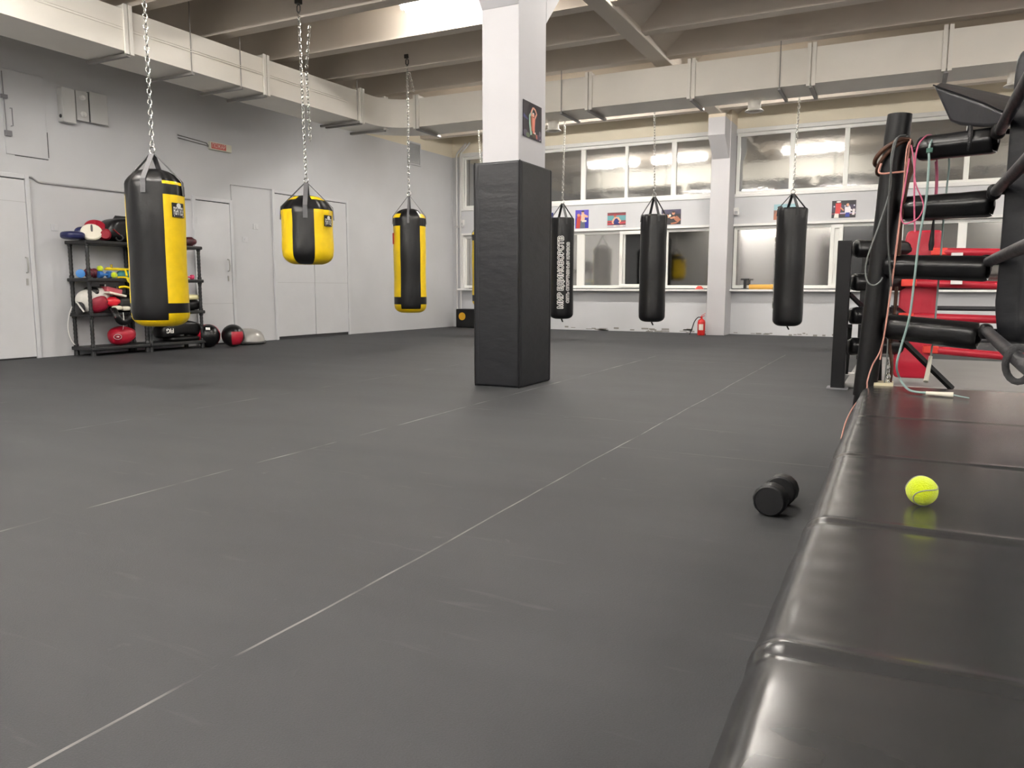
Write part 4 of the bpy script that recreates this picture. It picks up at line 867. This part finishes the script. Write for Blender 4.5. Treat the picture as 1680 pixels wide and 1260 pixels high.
p = V((-8.99, 8.76, 0)); t = thing('balance_dome', 'silver half ball balance trainer on the floor by the left wall', 'balance trainer', p)
MB().lathe([(.25, .045), (.248, .07), (.232, .13), (.195, .185), (.13, .22), (.055, .235), (.005, .237)], p, 40).build('dome', mat('silver grey rubber', 'a9a8a4', .3, .3, bump=.05), t)
MB().lathe([(.22, 0), (.268, .015), (.275, .03), (.268, .045), (.18, .047)], p, 40).build('base', mat('dark grey plastic', '4b4b4a', .5), t)
# foam box in the corner
t = thing('target_pad', 'black foam block with yellow dot on the floor in the far left corner', 'pad', (-8.55, 14.85, 0))
MB().box(-8.83, -8.3, 14.72, 15.0, 0, .41).build('foam_block', M_BLACK, t, smooth=0, bevel=.02)
p = PY(758, 519, 14.715); w = MB(); w.cyl((p.x, 14.722, p.z), (p.x, 14.713, p.z), .085, n=28); w.build('dot', mat('ochre vinyl', 'd9a21e', .5), t)
# fire extinguisher
ex, ey = PZ(1150.5, 549.5, 0).x, 14.42
ex = PY(1150.5, 540, ey).x; t = thing('fire_extinguisher', 'red fire extinguisher standing on the floor against the wall column', 'fire extinguisher', (ex, ey, 0))
MB().lathe([(.06, 0), (.068, .01), (.07, .03), (.07, .24), (.062, .275), (.035, .3), (.02, .31), (.018, .325)], (ex, ey, 0), 28).build('cylinder', mat('red enamel', 'c0201c', .35), t)
w = MB(); curved(w, lambda th, z, off: V((ex+(.07+off)*math.cos(th), ey+(.07+off)*math.sin(th), z)), math.atan2(-ey, -ex)-.75, math.atan2(-ey, -ex)+.5, .1, .21, .0, .002); w.build('label', mat('pale label', 'd8d0c4', .5), t, smooth=0)
w = MB(); w.cyl((ex, ey, .32), (ex, ey, .35), .018, n=12); w.bar((ex-.02, ey, .345), (ex+.06, ey, .365), .02, .012); w.bar((ex-.01, ey, .365), (ex+.07, ey, .41), .02, .008); w.build('valve_handle', mat('red enamel', 'c0201c', .35), t)
w = MB(); w.tube(smooth_path([(ex-.015, ey, .335), (ex-.07, ey, .33), (ex-.13, ey-.01, .25), (ex-.17, ey-.02, .12), (ex-.21, ey-.03, .012)], 8), .009, 8); w.build('hose', M_METALBLACK, t)
# things on the right and left sills
sy = YB-.13; sz = LB+.005
p = PY(1147.5, 475, sy); t = tag(MB().lathe([(.085, 0), (.08, .01), (.035, .06), (.02, .062)], (p.x, sy, sz), 24).build('marker_cone', mat('coral plastic', 'e2564e', .5)), 'flat red marker cone on the window sill beside the wall column', 'cone')
p = PY(1222, 474, sy); t = thing('push_up_handle', 'black I-shaped push-up handle standing on the right window sill', 'handle', (p.x, sy, sz))
MB().box(p.x-.06, p.x+.06, sy-.05, sy+.05, sz, sz+.02).build('base', M_PLASTIC, t, smooth=0, bevel=.005); w = MB(); w.cyl((p.x, sy, sz+.02), (p.x, sy, sz+.175), .03, n=14); w.build('stem', M_PLASTIC, t); MB().box(p.x-.08, p.x+.08, sy-.03, sy+.03, sz+.17, sz+.2).build('grip', M_PLASTIC, t, smooth=0, bevel=.008)
p0, p1 = PY(1229, 473, sy), PY(1285, 473, sy); w = MB(); w.cyl((p0.x, sy, sz+.045), (p1.x, sy, sz+.045), .045, n=20); tag(w.build('foam_roller', mat('ochre foam', 'd9a850', .7)), 'ochre foam roller lying on the sill behind the right black bag', 'roller')
# ------------------------------------------------------------------ near boxing ring (platform, corner post, ropes)
ring = thing('boxing_ring', 'black raised boxing ring filling the right foreground, with black padded corner', 'boxing ring', (1.5, 1.5, 0))
M_PLAT = mat('ring apron vinyl', '313132', .24, bump=.03, bscale=6, var=.15, vscale=2.5, spec=.42)
PZT = .36; PX0, PX1, PY0, PY1 = -.165, 5.2, -2.6, 4.42
w = MB(); rr = .05
prof = [(0, .0), (0, .12), (0.003, .22), (0, PZT-rr)]+[(rr-rr*math.cos(math.pi/2*k/7), PZT-rr+rr*math.sin(math.pi/2*k/7)) for k in range(1, 8)]+[(.07+.03*k, PZT) for k in range(1, 38)]+[(1.6+.6*k, PZT) for k in range(7)]
prof = [p for p in prof if PX0+p[0] < PX1]
import mathutils
def creases(x, y):
    z = 0
    for yc, tilt, amp, wd in ((2.49, .0, .0035, .016), (1.742, .03, .0045, .018), (1.078, .02, .005, .02), (3.3, .03, .002, .02), (.42, .02, .005, .02), (-.3, .0, .005, .03)):
        d = (y-yc-tilt*(x+.1)-.006*mathutils.noise.noise(V((x*4, yc, 0))))/wd; fall = .3+.7*math.exp(-max(0, x+.1)*2.2)
        z += amp*fall*(1.3*math.exp(-d*d)-.35*math.exp(-(d+1.8)**2))
    near = math.exp(-max(0, x+.1)*5)
    z += .0016*mathutils.noise.noise(V((x*2.2, y*1.3, 0)))+near*.0015*mathutils.noise.noise(V((x*5, y*14, 1)))
    return z
ny = 640; rows = []
ys = [PY0+(PY1-PY0)*i/ny for i in range(ny+1)]
for i, y in enumerate(ys):
    e = max(0, (y-(PY1-rr))/rr); dzend = rr*(1-math.sqrt(max(0, 1-e*e)))
    row = []
    for a, z in prof:
        x = PX0+a; top = z > PZT-rr*.9
        wob = .004*mathutils.noise.noise(V((0, y*1.7, 0)))+.003*mathutils.noise.noise(V((5, y*9, z*4)))
        zz = z+(creases(x, y) if top else 0)
        side = max(0, 1-a/.12)
        row.append(w.bm.verts.new((x+wob*side-.01*side*math.sin(max(0, z)/PZT*math.pi), y, min(zz, PZT+.02)-(dzend if z > .1 else 0))))
    rows.append(row)
for i in range(ny):
    for j in range(len(prof)-1): w.bm.faces.new((rows[i][j], rows[i+1][j], rows[i+1][j+1], rows[i][j+1]))
w.bm.faces.new(rows[-1][::-1]+[w.bm.verts.new((PX0+prof[-1][0], PY1, 0))]) if False else None
w.build('platform_cover', M_PLAT, ring, smooth=180)
MB().box(PX0+.03, PX0+prof[-1][0], PY0+.02, PY1-.015, 0, PZT-.09).build('platform_core', M_BLACK, ring, smooth=0)
# corner post: floor mounted, leaning slightly inward, in a torn foam sleeve
PYP = 4.40
pt, pb = PY(1476.5, 188, PYP), PY(1424, 600, PYP); d = (pb-pt).normalized(); pfoot = pt+d*((pt.z-.01)/-d.z)
def ax(z): return pt+d*((z-pt.z)/d.z)
w = MB(); k = 12
zz = [.30+(pt.z-.30)*i/k for i in range(k+1)]
w.tube([ax(z) for z in zz], [.056+.003*(i % 2)*(i > 8) for i in range(k+1)], 24); 
post = w.build('post_sleeve', M_METALBLACK, ring)
w = MB(); w.tube([pfoot+V((0, 0, .005)), ax(.32)], .05, 20); w.lathe([(.07, 0), (.07, .012), (.05, .014)], (pfoot.x, pfoot.y, 0), 20); w.build('post', M_METALBLACK, ring)
w = MB(); q0, q1 = PY(1440, 520, PYP+.1), PZ(1441, 626, .36)+V((0, .08, 0)); w.bar(q0, (q0.x*.3+q1.x*.7, PYP+.1, .30), .05, .05); w.build('post_stay', M_METALBLACK, ring, smooth=0)
w = MB(); p = PZ(1444, 631, .365); w.box(p.x-.04, p.x+.06, PY1-.06, PY1+.06, .355, .375); w.build('stay_foot', mat('cream plastic', 'd9cfae', .5), ring, smooth=0)
# turnbuckle covers
CX, CYc = .345, 4.26
def roll(p0, p1, r, m, parent, name, seed=0, sides=6):
    w = MB(); p0, p1 = V(p0), V(p1); d = (p1-p0).normalized(); a = d.cross(V((0, 0, 1))).normalized(); b = d.cross(a); rs = []
    st = [(0, .62), (.02, .9), (.05, 1.), (.2, 1.02), (.35, .99), (.5, 1.01), (.65, 1), (.8, 1.02), (.95, 1.03), (.985, .98), (1.0, .9), (.992, .82), (.94, .76), (.93, .1)]
    for t_, k in st:
        c = p0.lerp(p1, t_); row = []
        for i in range(24):
            an = 2*math.pi*i/24; hx = 1+.05*math.cos(sides*an+seed)
            row.append(w.bm.verts.new(c+(a*math.cos(an)+b*math.sin(an))*r*k*hx*(1+.03*mathutils.noise.noise(V((t_*5, an*2, seed))))))
        rs.append(row)
    w.skin(rs); return w.build(name, m, parent, smooth=50)
tb = [((1507, 245), (1634, 230), .0585), ((1480, 343), (1628, 334), .0585), ((1452, 437), (1622, 441), .0575), ((1452, 535), (1606, 552), .060)]
for i, (l_, r_, rad) in enumerate(tb):
    p0 = PY(l_[0], l_[1], PYP-.03); p1 = PY(r_[0], r_[1], CYc-.02)
    roll(p0, p1, rad, M_BLACKSHINY, ring, 'turnbuckle_cover', i)
    w = MB(); w.tube([ax(p0.z), p1+(p1-p0).normalized()*.01], .014, 8); w.build('turnbuckle_bolt', M_METALBLACK, ring)
# ropes running toward the camera side
M_ROPE = mat('black rope sleeve', '26262a', .45, bump=.6, bscale=30, stretch=(1, .3, 1))
rp = [((1641, 214), (1680, 142)), ((1634, 314), (1680, 268)), ((1621, 430), (1680, 405)), ((1620, 544), (1680, 598))]
rope_pts = []
for i, (a, b) in enumerate(rp):
    p0 = PX(a[0], a[1], CX); p1 = PX(b[0], b[1], CX); dd = (p1-p0); 
    y_end = -2.2; slope = dd.z/dd.y
    pts = [V((CX, p0.y, p0.z)), p1]; zend = p1.z+slope*.25
    for y in (2.2, 1.2, .0, -1.2, y_end):
        if y < p1.y-.3: pts.append(V((CX+.0, y, p1.z+slope*.12)))
    w = MB(); w.tube(smooth_path(pts, 6), .024, 12); w.build('rope', M_ROPE, ring); rope_pts.append((p0, p1))
    w = MB(); w.tube([V((CX+.3, p0.y+.1, p0.z)), V((2.5, p0.y+.1, p0.z+.0)), V((4.9, p0.y+.1, p0.z))], .024, 12); w.build('rope', M_ROPE, ring)
    w = MB(); c = V((CX-.005, p0.y+.02, p0.z)); w.sell(c, (.03, .035, .035), .8, .8); w.tube([c, V((CX+.05, p0.y+.05, p0.z))], .012, 8); w.build('rope_end', M_METALBLACK, ring)
p0, p1 = rope_pts[3]; q = PX(1672, 588, CX); F3 = V((1, 0, 0))
w = MB(); pl = []
for k in range(20):
    a = 2*math.pi*k/20; pl.append(q+V((.036*math.cos(a), .01*math.sin(a), -.02+.055*math.sin(a))))
w.tube(pl, .011, 6, closed=True, flat=.35); w.build('rope_strap', M_WEB, ring)
# corner cushion inside the ropes
cl = V((CX+.012, 3.98, 0)); wd = V((.7, .72, 0)).normalized(); nd = V((wd.y, -wd.x, 0))
zc0, zc1 = PY(1652, 562, 4.0).z, 1.86
w = MB()
hw, hh, th_ = .19, (zc1-zc0)/2, .065
cc = V((cl.x, cl.y, 0))+wd*hw+nd*.06+V((0, 0, (zc0+zc1)/2)); F = Matrix(((wd.x, 0, nd.x, 0), (wd.y, 0, nd.y, 0), (0, 1, 0, 0), (0, 0, 0, 1)))
w.sell(cc, (hw, hh, th_), .28, .2, F, 60, mod=lambda q: V((q.x+.008*mathutils.noise.noise(V((q.y*6, q.z*9, 1))), q.y, q.z+.012*mathutils.noise.noise(V((q.x*5, q.y*8, 0))))))
w.build('corner_cushion', M_PAD, ring, smooth=60)
w = MB(); q0 = PY(1478, 556, PYP); q1 = PY(1562, 638, PYP+.1); w.bar(q0, q1, .022, .022, twist=.5); w.build('brace', M_METALBLACK, ring, smooth=0)
# wedge cushion lying on the top turnbuckle cover
zt_ = PY(1590, 208, 4.28).z
def C(px, py, y): return PY(px, py, y)
A = [C(1531, 140, 4.3), C(1656, 186, 4.08), C(1652, 206, 4.1), C(1586, 207, 4.2), C(1560, 201, 4.28)]
back = V((.16, .3, -.0))
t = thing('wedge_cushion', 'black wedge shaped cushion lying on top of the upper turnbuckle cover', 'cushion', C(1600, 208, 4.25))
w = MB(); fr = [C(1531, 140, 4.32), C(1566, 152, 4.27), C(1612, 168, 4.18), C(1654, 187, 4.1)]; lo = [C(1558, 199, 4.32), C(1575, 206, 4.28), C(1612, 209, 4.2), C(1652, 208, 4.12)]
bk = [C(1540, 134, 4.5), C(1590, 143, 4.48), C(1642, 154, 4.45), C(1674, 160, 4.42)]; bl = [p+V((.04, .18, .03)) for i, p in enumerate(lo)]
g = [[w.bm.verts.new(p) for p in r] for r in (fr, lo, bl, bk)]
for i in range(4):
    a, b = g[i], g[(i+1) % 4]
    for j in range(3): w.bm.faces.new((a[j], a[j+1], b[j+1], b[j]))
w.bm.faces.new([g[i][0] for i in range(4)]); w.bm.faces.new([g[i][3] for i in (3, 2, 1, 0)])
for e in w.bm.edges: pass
o = w.build('cushion_body', mat('black vinyl lightened for sheen', '37373a', .33, bump=.5, bscale=9), t, smooth=35, bevel=.016)  # black base lightened all over, standing in for the light shining on its top
w = MB(); w.tube([p+V((0, -.004, .0)) for p in fr], .0035, 6); w.build('edge_seam', M_METALBLACK, t)
w = MB(); p = C(1590, 232, 4.28); w.tube([p+V((.0, .064*math.cos(a), .064*math.sin(a)+.006)) for a in [2*math.pi*k/20 for k in range(20)]], .007, 6, closed=True, flat=1.5); w.build('strap', M_WEB, t)

# ------------------------------------------------------------------ cords and ropes hung on the post
def yplane(y): return lambda a: PY(a[0], a[1], y)
def cord(name, label, cat, y, pts, r, m, group=None, k=8, ys=None):
    P = [PY(a[0], a[1], (ys[i] if ys else y)) for i, a in enumerate(pts)]; w = MB(); w.tube(smooth_path(P, k), r, 8)
    return tag(w.build(name, m), label, cat, group) if label else w.build(name, m, group)
GJ = 'skipping ropes hung on the ring post'; YP = PYP-.075
M_PINKC = mat('salmon cord', 'c78f80', .45); M_PINK2 = mat('pink cord', 'c95f80', .45); M_TEALC = mat('grey green cord', '8fa8a4', .4); M_GREYC = mat('grey cord', '6e7270', .45); M_BROWN = mat('brown leather', '4a2c1c', .6, bump=.4, bscale=60); M_HANDLE = mat('ivory handle', 'ddd8c8', .45)
cord('skipping_rope', 'salmon pink cord hanging down the post and over the platform edge to the floor', 'skipping rope', 0, [(1492, 232), (1487, 250), (1482, 310), (1472, 400), (1457, 510), (1446, 570), (1431, 600), (1423, 625), (1421, 640), (1400, 668), (1388, 692), (1380, 720)], .0036, M_PINKC, GJ,
     ys=[YP-.03]*6+[YP-.03, YP-.05, YP-.06, YP-.16, YP-.4, YP-.55])
cord('skipping_rope', 'second salmon cord looped close along the post, beside the first', 'skipping rope', 0, [(1494, 228), (1489, 262), (1478, 345), (1466, 440), (1455, 520), (1444, 590)], .0036, M_PINKC, GJ, ys=[YP-.02]*6)
cord('skipping_rope', 'grey cord making a long loop left of the post', 'skipping rope', 0, [(1490, 224), (1470, 228), (1462, 260), (1460, 312), (1440, 375), (1424, 420), (1420, 445), (1424, 463), (1434, 468), (1444, 462), (1448, 455)], .004, M_GREYC, GJ, ys=[YP-.02]*7+[YP-.03]*4)
cord('skipping_rope', 'dark grey cord hanging straight down the left of the post', 'skipping rope', 0, [(1487, 222), (1472, 228), (1463, 270), (1458, 330), (1457, 390), (1460, 440), (1462, 470)], .005, mat('dark grey cord', '3a3d3c', .5), GJ, ys=[YP-.035]*7)
t = thing('skipping_rope', 'pink skipping rope with black handle draped over the top turnbuckle cover', 'skipping rope', PY(1520, 225, PYP-.1), 0, GJ)
cord('cord', None, None, 0, [(1536, 265), (1537, 290), (1535, 330), (1532, 358)], .007, M_PINK2, t, ys=[PYP+.05]*4)
cord('cord', None, None, 0, [(1501, 380), (1500, 330), (1501, 270), (1506, 240), (1514, 228), (1522, 222), (1530, 224), (1536, 240), (1537, 265)], .004, M_PINK2, t, ys=[YP-.08]*3+[YP-.08, YP-.06, PYP-.04, PYP+.03, PYP+.05, PYP+.05])
w = MB(); p0, p1 = PY(1532, 360, PYP+.05), PY(1527, 411, PYP+.05); w.tube([p0, p0.lerp(p1, .25), p0.lerp(p1, .6), p0.lerp(p1, .8), p1], [.005, .008, .011, .014, .009], 10); w.build('handle', M_PLASTIC, t)
cord('skipping_rope', 'pink cord making a wide hanging loop right of the post', 'skipping rope', 0, [(1495, 238), (1499, 262), (1502, 300), (1512, 325), (1515, 340), (1508, 356), (1496, 364), (1482, 366), (1478, 345), (1484, 310), (1492, 260)], .0034, M_PINK2, GJ, ys=[YP-.05, YP-.06]+[YP-.085]*7+[YP-.07, YP-.05])
t = thing('skipping_rope', 'grey green skipping rope with ivory handle lying on the ring platform', 'skipping rope', PZ(1540, 645, .36), 0, GJ)
P = [PY(1537, 222, PYP), PY(1529, 230, PYP-.1), PY(1524, 245, PYP-.155), PY(1524, 270, PYP-.165), PY(1519, 330, PYP-.17), PY(1507, 400, PYP-.165), PY(1500, 460, PYP-.16), PY(1492, 520, PYP-.16), PY(1478, 570, PYP-.15), PY(1471, 600, PYP-.14), PZ(1477, 622, .40), PZ(1492, 640, .375), PZ(1520, 644.5, .372)]
w = MB(); w.tube(smooth_path(P, 8), .0055, 8); w.build('cord', M_TEALC, t)
w = MB(); p0, p1 = PZ(1519, 645, .374), PZ(1564, 648, .374); w.tube([p0, p0.lerp(p1, .5), p1], [.009, .0105, .013], 12); w.build('handle', M_HANDLE, t)
w = MB(); w.tube([p1, PZ(1576, 650.5, .372), PZ(1590, 653, .37)], .003, 6); w.build('cord', M_TEALC, t)
w = MB(); P = [PY(1537, 222, PYP+.0), PY(1546, 226, PYP+.06), PY(1557, 262, PYP+.08), PY(1553, 310, PYP+.08), PY(1548, 360, PYP+.08), PY(1545, 400, PYP+.08), PY(1538, 480, PYP+.08), PY(1533, 540, PYP+.08), PY(1527, 585, PYP+.06)]
w.tube(smooth_path(P, 6), .0045, 8); w.build('cord', M_TEALC, t)
w = MB(); p0, p1 = PY(1527, 585, PYP+.06), PY(1519, 626, PYP-.02); w.tube([p0, p1], [.009, .012], 10); w.build('handle', M_HANDLE, t)
w = MB(); c = PY(1525, 247, PYP-.16); w.box(c.x-.014, c.x+.014, c.y-.012, c.y+.012, c.z-.011, c.z+.011); w.build('adjuster_clip', mat('green plastic', '3f6a5c', .5), t, smooth=0, bevel=.003)
w = MB(); c = ax(PY(1480, 240, PYP).z)
cc = [V((c.x+.08*math.cos(a)-.012, c.y+.075*math.sin(a), c.z-.03+.055*math.sin(a*1+2.3))) for a in [2*math.pi*k/28 for k in range(28)]]
w.tube(cc, .011, 8, closed=True); cc = [V((c.x+.075*math.cos(a)-.005, c.y+.07*math.sin(a), c.z-.055+.075*math.sin(a+2.2))) for a in [2*math.pi*k/28 for k in range(28)]]; w.tube(cc, .009, 8, closed=True)
t = thing('leather_strap', 'brown leather straps tied round the top of the ring post', 'strap', c, 0); w.build('loops', M_BROWN, t)
w = MB(); P = [PY(a, b, YP-.005) for a, b in ((1494, 246), (1491, 262), (1495, 280), (1488, 300), (1478, 360), (1474, 420))]; w.tube(smooth_path(P, 6), [.016]*31, 8, flat=.7); w.build('hanging_end', M_BROWN, t)
w = MB(); P = [PY(a, b, YP-.02) for a, b in ((1443, 284), (1470, 283), (1490, 281))]; w.tube(smooth_path([PY(1446, 268, YP-.02)]+P, 6), .005, 8); w.build('thin_cord', M_PINKC, t)
cord('rope_end', None, None, 0, [(1471, 470), (1468, 510), (1464, 545), (1459, 556), (1463, 600), (1460, 628)], .0085, M_BROWN, t, ys=[PYP+.02]*6)
w = MB(); w.sell(PY(1460, 558, PYP+.02), (.016, .016, .018)); w.build('knot', M_BROWN, t)
w = MB()
q0, q1 = PY(1456, 590, PYP+.0), PY(1458, 630, PYP-.01); chain_mesh(w, q0, q1, .03, .003); tag(w.build('short_chain', M_CHROME), 'short bright chain hanging at the foot of the ring post', 'chain')
w = MB(); P = [PY(a, b, PYP-.02) for a, b in ((1459, 470), (1457, 540), (1455, 590), (1451, 628))]; w.tube(smooth_path(P, 6), .004, 6); tag(w.build('skipping_rope', M_GREYC), 'thin grey cord hanging behind the lowest turnbuckle cover', 'skipping rope', GJ)

# ------------------------------------------------------------------ far floor ring with the red corner
far = thing('boxing_ring', 'floor level boxing ring behind the near ring, with red corner pad and red ropes', 'boxing ring', (1.5, 8.7, 0))
FX0, FY0, FX1, FY1 = -.42, 7.25, 3.6, 10.3
M_CANV = mat('grey ring canvas', '8a8987', .55, bump=.25, bscale=4, var=.1, vscale=3)
MB().box(FX0, FX1, FY0, FY1, 0, .045).build('canvas', M_CANV, far, smooth=0, bevel=.02)
fp = PZ(1374, 637); px_ = fp.x; py_ = 7.19
def fz(py): return PY(1385, py, py_).z
pzt = fz(395)
MB().box(px_-.055, px_+.055, py_-.055, py_+.055, 0, pzt).build('post', M_METALBLACK, far, smooth=0, bevel=.006)
MB().box(px_-.085, px_+.085, py_-.085, py_+.085, 0, .012).build('base_plate', mat('scuffed grey steel', '77767a', .5), far, smooth=0)
w = MB(); w.bar((px_+.05, py_+.03, fz(482)), PY(1432, 520, py_+.25), .03, .03); w.bar((px_+.07, py_+.05, fz(535)), PZ(1388, 612, .06), .035, .035); w.build('brace', M_METALBLACK, far, smooth=0)
w = MB(); p = PZ(1388, 614, .045); w.box(p.x-.07, p.x+.07, p.y-.05, p.y+.05, .045, .06); w.build('brace_foot', M_WHITE, far, smooth=0)
ccx, ccy = .16, 7.62
tz = [fz(408), fz(463), fz(518), fz(569)]
def fp_(px, py, y): return PY(px, py, y)
for i, z in enumerate(tz):
    roll((px_+.07, py_+.05, z), (ccx-.08, ccy-.05, z), .075, M_BLACKSHINY, far, 'turnbuckle_cover', i+5)
# red corner pad: top and bottom from the photo at the pad's own distance
z0p, z1p = PY(1494, 620, 7.5).z, PY(1515, 378, 7.5).z
xb, xt = PY(1493, 615, 7.5).x, PY(1517, 385, 7.5).x
w = MB(); F = Matrix(((1, 0, 0, 0), (0, 0, -1, 0), (0, 1, 0, 0), (0, 0, 0, 1)))
hw, hh = .145, (z1p-z0p)/2
w.sell(((xb+xt)/2, 7.52, (z0p+z1p)/2), (hw, hh, .07), .25, .18, F, 60, mod=lambda q: V((q.x+(xt-xb)/2*q.y/hh, q.y, q.z+.012*mathutils.noise.noise(V((q.x*8, q.y*9, 0))))))
w.build('corner_pad', M_RED, far, smooth=60)
M_RROPE = mat('red rope sleeve', 'a8182c', .45, bump=.2)
rp = [((1534, 413), (1640, 414.5)), ((1485, 464), (1630, 468)), ((1480, 519), (1627, 524)), ((1520, 573), (1655, 585))]
for i, (a, b) in enumerate(rp):
    p0, p1 = PY(a[0], a[1], 7.42), PY(b[0], b[1], 7.3); e = p0+(p1-p0)*(3.4/(p1.x-p0.x))
    w = MB(); w.tube([p0, p1, V((3.3, 7.25, p1.z+.0))], .033, 12); w.build('rope', M_RROPE, far)
    for qx in (1515, 1488):
        pass
    w = MB(); c = p0+V((.03, -.03, 0)); w.box(c.x-.06, c.x+.06, c.y-.02, c.y+.04, c.z-.03, c.z+.03); w.build('rope_loop', mat('orange red strap', 'd2382c', .5), far, smooth=0, bevel=.008)
    w = MB(); w.tube([V((ccx+.0, 7.65, p0.z)), V((FX0+.3, FY1-.2, p0.z))], .03, 10); w.build('rope', M_ROPE, far) if i in (1, 2, 3) else w.bm.free()
    w = MB(); zf = (1.19, .89, PY(1575, 506, 10.1).z, .29)[i]; w.tube([V((FX0+.3, FY1-.2, zf)), V((3.3, FY1-.2, zf))], .028, 10); w.build('rope', M_ROPE, far)
w = MB()
for px, py in ((1570, 419), (1569, 463.5)):
    p = PY(px, py, 7.28); w.box(p.x-.04, p.x+.04, p.y-.04, p.y+.04, p.z-.014, p.z+.02)
w.build('rope_tie', M_WHITE, far, smooth=0)
for i, (x, y) in enumerate(((FX0-.0, FY1+.1), (FX1+.1, FY1+.1), (FX1+.1, FY0-.05))):
    MB().box(x-.05, x+.05, y-.05, y+.05, 0, 1.28).build('post', M_METALBLACK, far, smooth=0, bevel=.006)
    if y > 9:
        for z in (1.19, .89, .6, .29):
            w = MB(); ex_ = FX0+.3 if x < 1 else 3.3; w.tube([V((x, y, z)), V((ex_, FY1-.2, z))], .05, 12); w.build('turnbuckle_cover', M_BLACKSHINY, far)
    else:
        for z in (1.19, .89, .6, .29):
            w = MB(); w.tube([V((x, y, z)), V((3.3, 7.25, z))], .05, 12); w.build('turnbuckle_cover', M_BLACKSHINY, far)

# ------------------------------------------------------------------ dumbbell on the floor, ball on the platform
r = .06; p = PZ(1266, 845)
c = V((p.x+.005, p.y+.02, r)); dd = (PZ(1284, 826)-PZ(1264, 843)); dd.z = 0
dd = V((PY(1280, 800, 3.15).x-c.x, .15, 0)).normalized()
c0 = PZ(1258, 851)+V((0, .03, r)); d_ = V((.025, .24, 0)).normalized()
t = thing('dumbbell', 'black round headed dumbbell on the floor beside the ring platform', 'dumbbell', c0+d_*.1-V((0, 0, r)))
M_RUB = mat('black rubber', '18181a', .45, bump=.1)
def head(c, ax_):
    w = MB(); pr = [(r*.5, 0.0), (r*.9, .0), (r, .006), (r, .058), (r*.94, .064), (r*.88, .066), (r*.86, .062), (.002, .062)]
    w.lathe(pr, c, 48, axis=ax_, mod=lambda a, k, q: q*(1+(.02 if k in (2, 3) and int((a/(2*math.pi))*24) % 2 else 0))); w.build('weight_head', M_RUB, t, smooth=25)
head(c0+d_*.062, -d_); head(c0+d_*.165, d_)
w = MB(); w.cyl(c0+d_*.05, c0+d_*.17, .016, n=18); w.build('handle', M_STEEL, t)
br = .0335; bc = None
for it in range(1):
    bc = CAM+ray(1512.5, 805)*1.76
zt = PZT+creases(bc.x, bc.y)
bc = bc*1.; s_ = (zt+br+.0-CAM.z)/(bc.z-CAM.z); bc = CAM+(bc-CAM)*s_
t, rb = tennis(bc, 'bright yellow green tennis ball lying on the black ring platform', 1.0)
ball_seam(t, bc, rb, frame_mat(tocam(bc)) @ Matrix.Rotation(R(-80), 4, 'Z') @ Matrix.Rotation(R(58), 4, 'X'))

# ------------------------------------------------------------------ world: night outside
wd = bpy.data.worlds.new('night'); SC.world = wd; wd.use_nodes = True
wd.node_tree.nodes['Background'].inputs[0].default_value = (.02, .025, .035, 1); wd.node_tree.nodes['Background'].inputs[1].default_value = .3
vs = SC.view_settings; vs.view_transform = 'Standard'; vs.look = 'None'; vs.gamma = 1; vs.use_curve_mapping = False; vs.exposure = EXPOSURE
